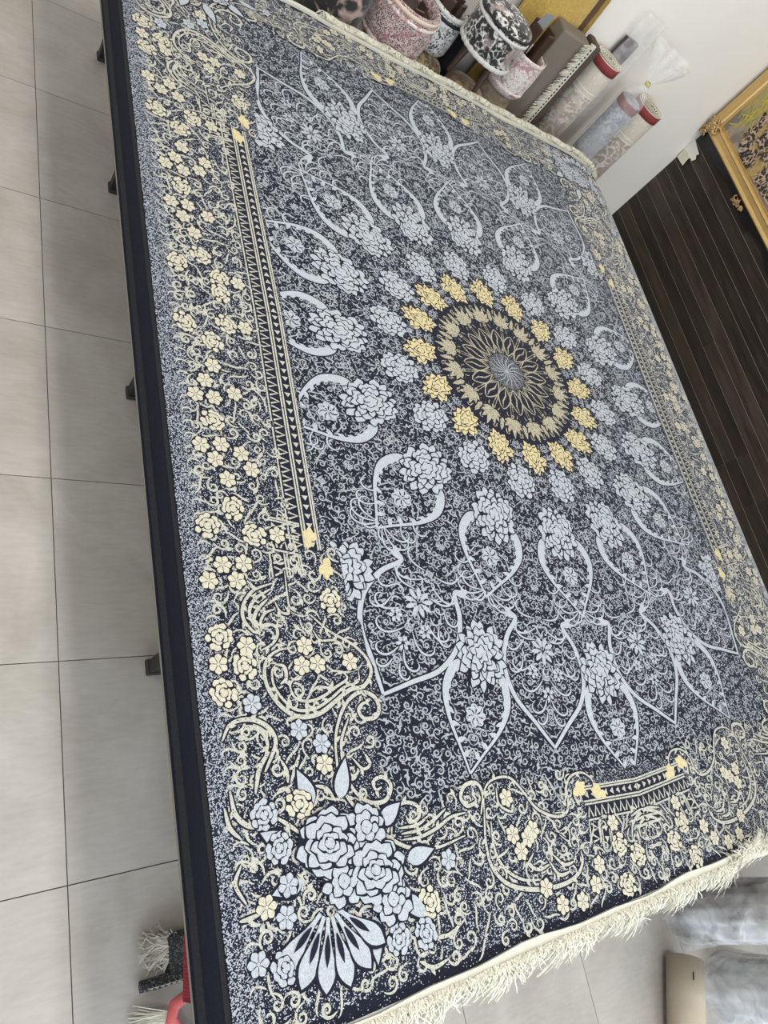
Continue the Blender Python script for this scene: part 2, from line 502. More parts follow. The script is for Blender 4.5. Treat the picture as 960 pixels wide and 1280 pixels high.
# --- fine scrollwork of the field: one half-sector, mirrored and turned 32 times
def leaflet(f, p, ang, L, W, m, z): f.poly(petal(p, ang, L, W, 0.7, 5), m, z)
hs = Flat(); rr = random.Random(3); hw = math.pi/16
pts = []
def scatter(dm, tries, old, near):
    new = []
    for _ in range(tries):
        r = math.sqrt(rr.uniform(0.40**2, 2.05**2)); a = rr.uniform(0.0, hw)
        p = (r*math.cos(a), r*math.sin(a))
        if all((p[0]-u)**2 + (p[1]-v)**2 > dm*dm for u, v in new) and all((p[0]-u)**2 + (p[1]-v)**2 > near*near for u, v in old): new.append(p)
    return new
pts = scatter(.034, 9000, [], 0)
for k, (x, y) in enumerate(pts):
    s = rr.choice((-1, 1)); ang = math.atan2(y, x) + rr.uniform(-2.4, 2.4)
    kind = rr.random()
    if kind < 0.62:                        # scroll
        P = centred(spiral((x, y), ang, rr.uniform(.085, .110), s*rr.uniform(15, 35), s*rr.uniform(140, 175), 17))
        hs.stroke(P, .0054, 'l', 0.0006)
        leaflet(hs, P[4], ang - s*.6, .017, .008, 'l', 0.0006)
    elif kind < 0.82:                      # outlined blossom
        for q_ in range(5):
            a = ang + q_*1.257; c = (x + .0105*math.cos(a), y + .0105*math.sin(a))
            C_ = [(c[0] + .0068*math.cos(t), c[1] + .0068*math.sin(t)) for t in np.linspace(a - 2.3, a + 2.3, 7)]
            hs.stroke(C_, .0038, 'l', 0.0006, tp=False)
    else:                                  # S-stem with leaves
        P = centred(spiral((x, y), ang, .055, s*70, -s*70, 10)); hs.stroke(P, .0055, 'l', 0.0006)
        leaflet(hs, P[3], ang + s*1.3, .016, .009, 'l', 0.0006); leaflet(hs, P[6], ang - s*1.3, .016, .009, 'l', 0.0006)
for x, y in scatter(.017, 14000, pts, .0215):
    a = rr.uniform(0, 6.28); P = centred(spiral((x, y), a, .017, 60, 140, 5)); hs.stroke(P, .0042, 'l', 0.0006)
# radial stems between the flowers
for r0, r1, off in ((0.70, 0.98, 0.6), (1.00, 1.22, 0.75), (1.30, 1.52, 0.35)):
    P = [(r, r*math.tan(hw*off*(0.4 + 0.6*(r-r0)/(r1-r0)))) for r in np.linspace(r0, r1, 8)]
    hs.stroke(P, .007, 'l', 0.0007)
flds = Flat()
for k in range(16):
    for sgn in (1, -1):
        a = k*math.pi/8; ca, sa = math.cos(a), math.sin(a)
        for V, F, m, z in hs.items:
            W_ = V*np.array([1, sgn]); W_ = np.stack([W_[:,0]*ca - W_[:,1]*sa, (W_[:,0]*sa + W_[:,1]*ca)*ASP], 1)
            c = W_.mean(0)
            if abs(c[0]) > 1.12 or abs(c[1]) > 1.74: continue
            flds.add(W_, F, m, z)
o = link('field_scrollwork', flat_mesh('field_scrollwork', flds, {'l': M['line']}, far_xf), rug); tag(o, kind='stuff')

# --- medallion: core, star and small fleurs; the flower heads are its sub-parts (oval through the parent's scale)
core = Flat()
core.poly([(0.395*math.cos(a), 0.395*math.sin(a)) for a in np.linspace(0, 2*math.pi, 49)[:-1]], 'D', 0.0010)
core.poly([(0.10*math.cos(a), 0.10*math.sin(a)) for a in np.linspace(0, 2*math.pi, 33)[:-1]], 'S', 0.0014)
for k in range(16):
    a = k*math.pi/8; ca, sa = math.cos(a), math.sin(a); Rm = np.array([[ca, sa], [-sa, ca]])
    kite = np.array([(0.105, 0), (0.175, 0.034), (0.245, 0), (0.175, -0.034), (0.105, 0)])
    core.stroke(catmull(kite, 3) @ Rm, .006, 'C', 0.0016, tp=False)
    core.stroke(np.array([(0.12, 0), (0.16, 0.006), (0.20, -0.006), (0.23, 0)]) @ Rm, .008, 'C', 0.0016)
    core.stroke(np.array([(0.10, 0.010), (0.15, 0.033), (0.20, 0.035), (0.26, 0.045)]) @ Rm, .0045, 'C', 0.0016)
    core.stroke(np.array([(0.10, -0.010), (0.15, -0.033), (0.20, -0.035), (0.26, -0.045)]) @ Rm, .0045, 'C', 0.0016)
    core.stroke(np.array([(0.0, 0), (0.05, 0.012), (0.095, 0.0)]) @ Rm, .006, 'S2', 0.0018)
    for sgn in (1, -1):
        core.stroke(spiral((0.25, sgn*.02), sgn*0.2, .09, sgn*10, sgn*120, 12) @ Rm, .006, 'C', 0.0016)
        core.stroke(spiral((0.28, sgn*.012), sgn*0.6, .07, -sgn*10, -sgn*110, 10) @ Rm, .005, 'C', 0.0016)
    for sgn in (1, -1):
        for r_, a_, L_ in ((.31, .35, .07), (.345, .9, .06), (.36, -.6, .05)):
            core.stroke(centred(spiral((r_, sgn*.035), sgn*a_, L_, sgn*20, sgn*150, 10)) @ Rm, .006, 'C', 0.0016)
    core.poly(petal((.30, 0), 0, .075, .022, .8) @ Rm, 'C', .0017)
    b = (k + .5)*math.pi/8; c = np.array([math.cos(b), math.sin(b)])
    for j, (da, L) in enumerate(((0, .105), (.42, .088), (-.42, .088), (.84, .070), (-.84, .070), (1.3, .05), (-1.3, .05))):
        core.poly(petal(c*0.285, b + da, L*1.12, .036, .8), 'D', 0.0017 + j*3e-5)
        core.poly(petal(c*0.287, b + da, L, .022, .8), 'C', 0.0019 + j*3e-5)
MC = {'D': M['navy'], 'S': yarn('core_pile', (0.16, 0.17, 0.19), NAVY, 0.4), 'S2': M['line'], 'C': yarn('beige_line_pile', (0.42, 0.39, 0.29), NAVY, 0.14)}
medallion = link('medallion', flat_mesh('medallion', core, MC, None, False), rug, scale=(1, ASP, 1))
tag(medallion, label='round beige star rosette at the heart of the rug')

rows_g = [(1.0, 13, .52), (.74, 11, .46), (.46, 7, .38), (.22, 4, .20)]
rows_s1 = [(1.0, 15, .42), (.78, 13, .40), (.55, 9, .36), (.32, 6, .30)]
rows_s2 = [(1.0, 19, .36), (.82, 16, .34), (.63, 13, .34), (.44, 9, .30), (.25, 6, .24)]
me_gold = flat_mesh('gold_flower', palmette(.069, rows_g, 1.25, 1, .25, .85, 1.05), PALG, None, False)
me_s1 = flat_mesh('silver_flower', palmette(.078, rows_s1, 1.12, 2, .14, 1.35, 1.08), PAL, None, False, 0.0004)
me_s2 = flat_mesh('silver_flower', palmette(.103, rows_s2, 1.28, 5, .16, 1.25, 1.08), PAL, None, False, 0.0004)
me_s3 = flat_mesh('silver_flower', palmette(.105, rows_s2, 1.25, 8, .22, 1.0, 1.0), PAL, None, False, 0.0002)
def ring(me, nm, r, half, z=0.0, lim=None):
    for k in range(16):
        a = (k + (.5 if half else 0))*math.pi/8
        x, y = r*math.cos(a), r*math.sin(a)
        if lim and (abs(x) > lim[0] or abs(y*ASP) > lim[1]): continue
        link(nm, me, medallion, (x, y, z), (0, 0, a + .12*math.sin(k*2.4)))
ring(me_gold, 'gold_flower', .470, False, .0006)
ring(me_s1, 'silver_flower', .612, True, .0004)
ring(me_s2, 'silver_flower', .845, False, .0006)
ring(me_s3, 'silver_flower', 1.46, False, .0003, (1.05, 1.62))

# lyre frames outside the second flower ring
def lyre(r0, r1, w, thick, vol=True):
    f = Flat(); L = r1 - r0
    for s in (1, -1):
        C_ = catmull([(r1, 0), (r1 - .16*L, s*.30*w), (r1 - .42*L, s*.80*w), (r0 + .34*L, s*1.0*w), (r0 + .12*L, s*.82*w), (r0 + .06*L, s*.52*w), (r0 + .16*L, s*.40*w)], 6)
        n_ = len(C_); t = np.linspace(0, 1, n_)
        ww = thick*(0.30 + 0.9*np.exp(-((t - .62)/.24)**2))
        V, F = ribbon(C_, ww + .010); f.add(V, F, 'D', .0010)
        V, F = ribbon(C_, ww); f.add(V, F, 'L', .0013)
        for j in range(5, n_ - 5, 3):      # leaf teeth on the inner side
            p = C_[j]; ang = math.atan2(-p[1], (r0 + r1)/2 - p[0]) + s*.5
            f.poly(petal(p, ang, .040*(w/.14), .015, .7, 6), 'L', .0014)
        if vol:
            for q_, (a0, LL, k1) in enumerate(((.15, .10, 70), (.55, .17, 46), (.95, .18, 44), (1.35, .16, 50))):
                P = spiral((r1 - .025, s*(.004 + .004*q_)), s*a0, LL, -s*4, s*k1, 16)
                f.stroke(P, .0075, 'L', .0012 + .00002*q_, .005)
            for q_, (u, LL) in enumerate(((.22, .13), (.38, .12))):
                P = spiral((r1 - u*L, s*w*(.42 + 1.0*(u - .2))), s*.5, LL, s*4, s*58, 14)
                f.stroke(P, .0075, 'L', .0011, .005)
    for q_ in range(7):                     # little sprig inside
        a = math.pi*2*q_/7
        c = (r0 + .50*L, 0)
        f.stroke(spiral(c, a, .07*w/.12, 8, 120, 10), .006, 'L', .0011)
    for q_ in range(7): f.poly(petal((r0 + .5*L + .009*math.cos(q_*.8976), .009*math.sin(q_*.8976)), q_*.8976, .030, .012, 1.2, 7), 'L', .0013)
    return f
me_ly = flat_mesh('lyre_frame', lyre(.86, 1.225, .135, .030), PAL, None, False)
me_ly2 = flat_mesh('lyre_frame', lyre(1.49, 1.88, .125, .026, False), PAL, None, False)
for k in range(16):
    a = k*math.pi/8
    link('lyre_frame', me_ly, medallion, (0, 0, 0), (0, 0, a))
    if abs(1.7*math.cos(a)) < 1.12: link('lyre_frame', me_ly2, medallion, (0, 0, 0), (0, 0, a))
def drop():
    f = Flat()
    for s in (1, -1):
        P = catmull([(1.745, 0), (1.66, s*.075), (1.57, s*.155), (1.46, s*.188), (1.35, s*.165), (1.27, s*.115), (1.245, s*.135), (1.225, s*.155)], 6)
        V, F = ribbon(P, .026); f.add(V, F, 'D', .0010)
        V, F = ribbon(P, taper(len(P), .019, .55, .3)); f.add(V, F, 'L', .0015)
        f.poly(petal((1.265, s*.12), s*.3 + math.pi/2*s, .06, .016, .7, 6), 'L', .0015)
        f.poly(petal((1.265, s*.12), math.pi - s*.9, .06, .016, .7, 6), 'L', .0015)
        for c, a, L, k in (((1.29, s*.02), s*1.0, .16, 42), ((1.34, s*.03), s*1.5, .15, 50), ((1.44, s*.06), s*.9, .14, 55), ((1.50, s*.02), s*.7, .15, 50), ((1.57, s*.01), s*.4, .13, 60), ((1.25, s*.02), s*1.6, .14, 45), ((1.42, s*.10), s*.2, .12, 60), ((1.62, s*.015), s*.2, .09, 80), ((1.36, s*.10), s*.6, .10, 70)):
            f.stroke(spiral(c, a, L, -s*4, s*k, 14), .008, 'L', .0012, .005)
    for q_ in range(9): f.poly(petal((1.38 + .014*math.cos(q_*.698), .014*math.sin(q_*.698)), q_*.698, .044, .016, 1.2, 8), 'L', .0014)
    for q_ in range(11): f.stroke(spiral((1.38 + .066*math.cos(q_*.571), .066*math.sin(q_*.571)), q_*.571 - .8, .055, 20, 90, 9), .006, 'L', .0013)
    for c in ((1.47, .06), (1.47, -.06), (1.55, 0)):
        for q_ in range(6): f.poly(petal((c[0] + .006*math.cos(q_*1.047), c[1] + .006*math.sin(q_*1.047)), q_*1.047, .022, .012, 1.3, 7), 'L', .0014)
    return f
me_dr = flat_mesh('teardrop_frame', drop(), PAL, None, False)
for k in range(16):
    a = (k + .5)*math.pi/8
    if abs(1.45*math.cos(a)) < 1.10: link('teardrop_frame', me_dr, medallion, (0, 0, 0), (0, 0, a))
TRACED = [
 (0.012, [(-1.165,-1.040), (-1.111,-1.090), (-1.044,-1.130), (-1.005,-1.174), (-1.000,-1.214), (-1.032,-1.248), (-1.081,-1.255), (-1.132,-1.281), (-1.190,-1.308), (-1.250,-1.309), (-1.294,-1.280), (-1.323,-1.234), (-1.329,-1.190), (-1.314,-1.154), (-1.278,-1.133), (-1.239,-1.129)]),
 (0.008, [(-1.042,-1.207), (-1.048,-1.235), (-1.097,-1.246), (-1.144,-1.272), (-1.196,-1.293), (-1.247,-1.293), (-1.280,-1.270), (-1.306,-1.228), (-1.307,-1.188), (-1.292,-1.170)]),
 (0.012, [(-1.163,-1.447), (-1.150,-1.368), (-1.109,-1.298), (-1.055,-1.265), (-1.010,-1.277), (-0.996,-1.310), (-1.014,-1.335), (-1.052,-1.335), (-1.065,-1.310), (-1.042,-1.294), (-1.026,-1.303)]),
 (0.008, [(-1.146,-1.450), (-1.136,-1.384), (-1.102,-1.329)]),
 (0.010, [(-1.269,-0.948), (-1.327,-0.968), (-1.361,-1.007), (-1.367,-1.045), (-1.347,-1.077), (-1.328,-1.087)]),
 (0.010, [(-1.275,-0.964), (-1.326,-0.992), (-1.348,-1.031), (-1.334,-1.073)]),
 (0.010, [(-1.288,-0.992), (-1.322,-1.020), (-1.337,-1.050), (-1.326,-1.076)]),
 (0.008, [(-1.272,-1.021), (-1.303,-1.032), (-1.320,-1.058), (-1.319,-1.082)]),
 (0.009, [(-1.328,-1.087), (-1.308,-1.063), (-1.279,-1.068), (-1.275,-1.091), (-1.296,-1.117), (-1.327,-1.130)]),
 (0.012, [(-1.464,-1.342), (-1.437,-1.306), (-1.384,-1.301), (-1.341,-1.324), (-1.325,-1.360), (-1.340,-1.392), (-1.365,-1.428)]),
 (0.010, [(-1.422,-1.329), (-1.394,-1.317), (-1.359,-1.335), (-1.348,-1.364), (-1.360,-1.396)]),
 (0.006, [(-1.223,-0.911), (-1.227,-0.985), (-1.224,-1.018), (-1.200,-1.035)]),
 (0.008, [(-1.268,-1.001), (-1.256,-1.029), (-1.231,-1.034), (-1.240,-1.013)]),
 (0.008, [(-1.221,-1.198), (-1.260,-1.225), (-1.250,-1.262), (-1.209,-1.273), (-1.164,-1.263), (-1.124,-1.244), (-1.083,-1.224), (-1.097,-1.203), (-1.122,-1.213)]),
 (0.010, [(-1.292,-1.170), (-1.269,-1.179), (-1.270,-1.209), (-1.288,-1.222)]),
 (0.008, [(-1.205,-1.252), (-1.177,-1.239), (-1.138,-1.246), (-1.156,-1.226)]),
 (0.007, [(-1.165,-1.084), (-1.147,-1.113), (-1.106,-1.115), (-1.072,-1.129)]),
 (0.010, [(-1.157,-1.408), (-1.161,-1.464), (-1.147,-1.522), (-1.110,-1.572), (-1.068,-1.618), (-1.007,-1.664), (-0.955,-1.681), (-0.889,-1.691), (-0.794,-1.681)]),
 (0.011, [(-1.136,-1.411), (-1.137,-1.475), (-1.116,-1.520), (-1.078,-1.547), (-1.032,-1.548), (-1.008,-1.516), (-1.029,-1.491), (-1.061,-1.497), (-1.057,-1.519), (-1.038,-1.515)]),
 (0.008, [(-1.113,-1.429), (-1.085,-1.462), (-1.059,-1.451), (-1.075,-1.419)]),
 (0.010, [(-1.035,-1.631), (-1.019,-1.586), (-0.980,-1.564), (-0.936,-1.579), (-0.937,-1.607), (-0.970,-1.615), (-0.979,-1.596)]),
 (0.009, [(-1.003,-1.651), (-0.947,-1.655), (-0.886,-1.645), (-0.829,-1.627), (-0.775,-1.625)]),
 (0.009, [(-1.004,-1.637), (-0.943,-1.638), (-0.889,-1.623), (-0.842,-1.603)]),
 (0.008, [(-1.010,-1.622), (-0.949,-1.625), (-0.905,-1.610)]),
 (0.012, [(-1.460,-1.457), (-1.453,-1.508), (-1.428,-1.537), (-1.394,-1.549)]),
 (0.010, [(-1.478,-1.491), (-1.470,-1.535), (-1.446,-1.564)]),
 (0.012, [(-1.346,-1.383), (-1.378,-1.418), (-1.397,-1.473)]),
 (0.010, [(-1.265,-1.401), (-1.283,-1.432), (-1.300,-1.463)]),
 (0.010, [(-1.318,-1.407), (-1.307,-1.435), (-1.308,-1.462)]),
 (0.010, [(-1.354,-1.532), (-1.321,-1.557), (-1.294,-1.581)]),
 (0.010, [(-1.235,-1.480), (-1.204,-1.492), (-1.185,-1.522)]),
 (0.009, [(-1.337,-1.474), (-1.314,-1.474), (-1.305,-1.489)]),
 (0.009, [(-1.454,-1.616), (-1.473,-1.652), (-1.452,-1.697)]),
 (0.010, [(-1.473,-1.725), (-1.449,-1.725), (-1.421,-1.721)]),
 (0.009, [(-0.959,-1.892), (-0.911,-1.891), (-0.856,-1.872)]),
 (0.010, [(-1.023,-1.924), (-0.985,-1.947), (-0.937,-1.942)]),
 (0.009, [(-0.708,-1.642), (-0.687,-1.582), (-0.644,-1.557), (-0.577,-1.562), (-0.536,-1.607), (-0.499,-1.661), (-0.439,-1.695), (-0.387,-1.700), (-0.357,-1.676), (-0.347,-1.628), (-0.310,-1.598), (-0.251,-1.597), (-0.215,-1.628), (-0.229,-1.657)]),
 (0.012, [(-0.708,-1.642), (-0.727,-1.718), (-0.723,-1.778), (-0.677,-1.831), (-0.582,-1.865), (-0.473,-1.877), (-0.400,-1.866), (-0.363,-1.837), (-0.359,-1.810)]),
 (0.009, [(-0.689,-1.663), (-0.700,-1.732), (-0.681,-1.787), (-0.623,-1.830), (-0.547,-1.847)]),
 (0.012, [(-0.720,-1.640), (-0.696,-1.590), (-0.711,-1.556), (-0.757,-1.557), (-0.779,-1.585), (-0.762,-1.610), (-0.727,-1.603), (-0.733,-1.582)]),
 (0.008, [(-0.639,-1.581), (-0.642,-1.627), (-0.597,-1.653), (-0.593,-1.607)]),
 (0.010, [(-0.561,-1.778), (-0.584,-1.799), (-0.550,-1.820), (-0.505,-1.816)]),
 (0.010, [(-0.502,-1.808), (-0.475,-1.850), (-0.424,-1.852)]),
 (0.010, [(-0.481,-1.794), (-0.444,-1.829), (-0.399,-1.830)]),
 (0.006, [(-0.432,-1.749), (-0.397,-1.774), (-0.388,-1.738), (-0.428,-1.740)]),
 (0.011, [(-0.079,-1.760), (-0.009,-1.752), (0.072,-1.777), (0.106,-1.820)]),
 (0.010, [(-0.070,-1.777), (-0.003,-1.774), (0.052,-1.795), (0.062,-1.828)]),
 (0.009, [(-0.064,-1.799), (0.003,-1.796), (0.030,-1.817)]),
]
FLOWERS = [(-1.421,-0.369,0), (-1.364,-0.372,0), (-1.297,-0.347,0), (-1.378,-0.451,1), (-1.424,-0.536,0), (-1.363,-0.528,0), (-1.386,-0.578,0), (-1.304,-0.552,0), (-1.278,-0.601,0), (-1.357,-0.639,0), (-1.353,-0.729,1), (-1.434,-0.785,1), (-1.300,-0.807,1), (-1.229,-0.804,0), (-1.406,-0.896,0), (-1.344,-0.891,0), (-1.449,-0.940,0), (-1.371,-0.940,0), (-1.439,-1.091,1), (-1.369,-1.117,0), (-1.451,-1.159,0), (-1.380,-1.168,1), (-1.446,-1.230,1), (-1.375,-1.264,0), (-1.199,-1.126,0), (-1.218,-1.179,0), (-1.169,-1.178,0), (-1.064,-1.178,0), (-1.256,-1.341,0), (-1.197,-1.383,0), (-1.198,-1.433,0), (-1.092,-1.000,1), (-1.383,-1.523,1), (-1.286,-1.515,2), (-1.355,-1.600,1), (-1.346,-1.681,0), (-1.406,-1.713,0), (-1.361,-1.744,0), (-1.380,-1.838,1), (-1.173,-1.842,0), (-1.073,-1.862,1), (-0.990,-1.871,1), (-0.958,-1.808,2), (-0.870,-1.726,0), (-1.222,-1.864,0), (-1.077,-1.616,0), (-1.442,-1.815,0), (-1.225,-0.089,0), (-1.343,-0.168,1), (-1.354,-0.258,0), (-1.386,-0.316,0), (-1.289,-0.090,1), (-1.426,-0.115,1), (-1.292,0.030,1), (-0.178,-1.762,0), (-0.177,-1.827,1), (-0.103,-1.872,1), (-0.295,-1.861,0), (-0.334,-1.908,0), (-0.193,-1.940,1), (-0.619,-1.712,0), (-0.564,-1.732,0), (-0.603,-1.760,0), (-0.536,-1.715,0), (-0.610,-1.614,0), (-0.542,-1.870,0), (-0.409,-1.936,0), (-0.494,-1.925,0)]

# --- border: guard stripes, traced corner scrolls, flowers, small curls (one quadrant, mirrored four ways)
LZ = BZ + 0.0010
MIR = [(1, 1), (-1, 1), (1, -1), (-1, -1)]
def quad4(fl):
    out = Flat()
    for sx, sy in MIR:
        for V, F, m, z in fl.items: out.add(mir(V, sx, sy), F, m, z)
    return out
g = Flat()
def guard(P0, P1, step):
    """double stripe: zigzag band and toothed band between thin lines, from P0 to P1"""
    P0, P1 = np.array(P0), np.array(P1); d = P1 - P0; L = np.hypot(*d); d /= L; nrm = np.array([d[1], -d[0]])*step
    for off in (0.0, .046, .055, .090, .098):
        g.stroke(np.array([P0 + nrm*off, P1 + nrm*off]), .0055, 'C', LZ, tp=False)
    g.stroke(np.array([P0 + nrm*.049, P1 + nrm*.049])[:, :], .100, 'N', LZ - .0005, tp=False)
    k = int(L/.030)
    for i in range(k):
        a = P0 + d*(L*(i + .15)/k) + nrm*.008; b = P0 + d*(L*(i + .5)/k) + nrm*.038; c = P0 + d*(L*(i + .85)/k) + nrm*.008
        g.stroke(np.array([a, b, c]), .0065, 'C', LZ, tp=False)
        a = P0 + d*(L*(i + .2)/k) + nrm*.062; b = P0 + d*(L*(i + .75)/k) + nrm*.073; c = P0 + d*(L*(i + .2)/k) + nrm*.084
        g.poly(np.array([a, b, c]), 'C', LZ)
SETS = [[((-1.178, 0.0), (-1.190, -0.845), -1), ((-1.262, -0.845), (-1.168, -0.862), -1), ((-1.262, -0.86), (-1.262, -0.93), -1)],
        [((0.0, -1.752), (-0.285, -1.735), 1), ((-0.285, -1.74), (-0.30, -1.80), -1)]]
for side, st in enumerate(SETS):
    g.items = []
    for s_ in st: guard(*s_)
    for sg in (1, -1):
        out = Flat()
        for sx, sy in (((sg, 1), (sg, -1)) if side == 0 else ((1, sg), (-1, sg))):
            for V, F, m, z in g.items: out.add(mir(V, sx, sy), F, m, z)
        o = link('guard_stripe', flat_mesh('guard_stripe', out, {'C': M['creamline'], 'N': M['navy']}, far_xf), rug); tag(o, kind='stuff')

tr = Flat()
for w, P in TRACED:
    tr.stroke(catmull(P, 5), w, 'C', LZ + .0004, .008)
    C_ = catmull(P, 5)
    for j in range(4, len(C_) - 3, 6):     # small leaves along each scroll
        T = C_[j+1] - C_[j-1]; a = math.atan2(T[1], T[0]) + (1 if (j//6) % 2 else -1)*0.75
        tr.poly(petal(C_[j], a, .022, .009, .7, 5), 'C', LZ + .0004)
o = link('corner_scrolls', flat_mesh('corner_scrolls', quad4(tr), {'C': M['creamline'], 'D': M['navy']}, far_xf), rug); tag(o, kind='stuff')

# golden commas beside the guard stripes
for (x, y), a in (((-1.125, -.815), 1.3), ((-1.085, -.895), -1.8), ((-0.295, -1.645), .4), ((-0.195, -1.665), 2.7)):
    cm = Flat()
    for k, (da, L) in enumerate(((-.6, .036), (.1, .045), (.8, .034), (2.9, .030))): cm.poly(petal((0, 0), a + da, L, .022, .9, 7, .5), 'G', .00003*k)
    me = flat_mesh('gold_sprig', cm, {'G': M['gold']}, None, False)
    for sx, sy in MIR: link('gold_sprig', me, rug, (x*sx, float(yfar(y*sy)), LZ + .0008), None, (sx, sy, 1))

# curls filling the border
bc = Flat(); rb = random.Random(11); bp = []
def in_border(x, y):
    if x < -1.44 or y < -1.95: return False
    if y > -0.86: return x < -1.195
    if x > -0.30: return y < -1.75
    # corner: outside the lobed edge
    return (x < -1.05 and y > -1.42) or (y < -1.62) or (x < -1.10 and y <= -1.42) or (y < -1.58 and x > -.95)
for _ in range(30000):
    x, y = rb.uniform(-1.445, 0.0), rb.uniform(-1.955, 0.0)
    if not in_border(x, y): continue
    if all((x-u)**2 + (y-v)**2 > .033**2 for u, v in bp): bp.append((x, y))
for x, y in bp:
    s = rb.choice((-1, 1)); a = rb.uniform(0, 6.28)
    if rb.random() < .7:
        P = centred(spiral((x, y), a, rb.uniform(.09, .12), s*rb.uniform(8, 22), s*rb.uniform(110, 150), 16))
        bc.stroke(P, rb.uniform(.0055, .0085), 'C', LZ)
        if rb.random() < .5: bc.poly(petal(P[5], a + s*1.0, .024, .011, .7, 5), 'C', LZ)
    else:
        P = centred(spiral((x, y), a, rb.uniform(.05, .08), s*45, -s*45, 10)); bc.stroke(P, .0065, 'C', LZ)
o = link('border_scrollwork', flat_mesh('border_scrollwork', quad4(bc), {'C': M['creamline']}, far_xf), rug); tag(o, kind='stuff')
# edging line of little arches along the speckled strip
ar = Flat()
for k in range(46):
    y = -0.02 - k*.041
    ar.stroke(spiral((-1.43, y), math.pi*.8, .05, 0, 95, 9), .0055, 'C', LZ)
o = link('edge_arches', flat_mesh('edge_arches', quad4(ar), {'C': M['creamline']}, far_xf), rug); tag(o, kind='stuff')

def rosette(rad, big, seed):
    r = random.Random(seed); f = Flat()
    if big == 0:
        f.poly([(rad*1.05*math.cos(2*math.pi*i/14), rad*1.05*math.sin(2*math.pi*i/14)) for i in range(14)], 'D', .0)
        for i in range(6): f.poly(petal((math.cos(i*1.047)*rad*.18, math.sin(i*1.047)*rad*.18), i*1.047, rad*.82, rad*.60, 1.5, 9, .3), 'L', .0004 + i*2e-5)
        f.poly([(rad*.16*math.cos(2*math.pi*i/8), rad*.16*math.sin(2*math.pi*i/8)) for i in range(8)], 'L', .0005)
        return f
    return palmette(rad, [(1.0, 9, .5), (.62, 6, .45), (.30, 3, .30)], 1.12, seed, .1, 1.35, 1.05, .0004)
me_r0c = flat_mesh('border_flower', rosette(.027, 0, 1), PALC, None, False)
me_r1c = flat_mesh('border_flower', rosette(.035, 1, 2), PALC, None, False)
me_r0s = flat_mesh('border_flower', rosette(.027, 0, 3), PAL, None, False)
me_r1s = flat_mesh('border_flower', rosette(.035, 1, 4), PAL, None, False)
FL = rb
for fi, (x, y, s) in enumerate(FLOWERS):
    corner = y < -1.45 and x < -0.75 or (y < -1.25 and x < -1.15)
    me = (me_r1s if s else me_r0s) if (corner and fi % 3) else (me_r1c if s else me_r0c)
    for sx, sy in MIR:
        if abs(y) < .06 and sy < 0: continue
        X, Y = x*sx, float(yfar(y*sy))
        if abs(X) > 1.47: X = math.copysign(1.46, X)
        tilt = math.atan(2.6*max(0, X - 1.36))
        d = max(0, (X - 1.25) + (Y - 1.55) - .30)
        o = link('border_flower', me, rug, (X, Y, float(zdef(X, Y)) + BZ + .0016 + .0004*(fi % 3)), (-math.atan(1.1*d), tilt + math.atan(1.1*d), FL.uniform(0, 6.28)))
        o.rotation_mode = 'ZYX'
        if y*sy > 1.6: o.scale = (1, .75, 1)
# corner bouquets: silver heads, leaves and a fan
me_b = flat_mesh('corner_flower', palmette(.084, [(1.0, 13, .40), (.78, 10, .40), (.56, 8, .38), (.34, 5, .30), (.15, 3, .15)], 1.1, 21, .2, 1.15, 1.08), PAL, None, False)
me_b2 = flat_mesh('corner_flower', palmette(.056, [(1.0, 10, .5), (.64, 7, .44), (.32, 4, .30)], 1.1, 22, .2, 1.15, 1.05), PAL, None, False)
fan = Flat()
for i in range(6):
    a = -math.pi/2 - .95 + i*.36; c = (.03*math.cos(a), .03*math.sin(a))
    fan.items.append((petal(c, a, .158, .056, 2.2, 15), [tuple(range(29))], 'D', .0006 + i*.0003))
    fan.items.append((petal(c, a, .150, .042, 2.2, 15), [tuple(range(29))], 'L', .00075 + i*.0003))
    fan.poly(petal((c[0]*2.2, c[1]*2.2), a, .065, .013, 1.0, 8), 'D', .0028)
me_fan = flat_mesh('corner_fan', fan, PAL, None, False)
lf = Flat()
for (x, y), a, L in (((-1.33, -1.60), 2.6, .08), ((-1.25, -1.52), 1.9, .09), ((-1.17, -1.52), 1.2, .10), ((-1.06, -1.60), .5, .08), ((-1.0, -1.70), .1, .09), ((-1.03, -1.78), -.8, .09), ((-1.13, -1.80), -1.7, .10), ((-1.18, -1.80), -1.9, .10), ((-1.31, -1.68), 3.3, .08), ((-1.16, -1.66), 4.0, .06)):
    lf.poly(petal((x, y), a, L*1.1, .050, .7), 'D', BZ + .0016); lf.poly(petal((x, y), a, L, .036, .7), 'L', BZ + .0019)
link('corner_leaves', flat_mesh('corner_leaves', quad4(lf), PAL, far_xf), rug)
for sx, sy in MIR:
    for (x, y), me, nm in (((-1.222, -1.615), me_b, 'corner_flower'), ((-1.105, -1.70), me_b, 'corner_flower'), ((-1.11, -1.60), me_b2, 'corner_flower'), ((-1.20, -1.705), me_b2, 'corner_flower'), ((-1.07, -1.775), me_b2, 'corner_flower'), ((-1.25, -1.74), me_fan, 'corner_fan')):
        X, Y = x*sx, float(yfar(y*sy))
        o = link(nm, me, rug, (X, Y, float(zdef(X, Y)) + BZ + .0022 + .0025*(nm == 'corner_flower')), (0, 0, 0), (sx, sy*(.65 if sy < 0 else 1), 1))

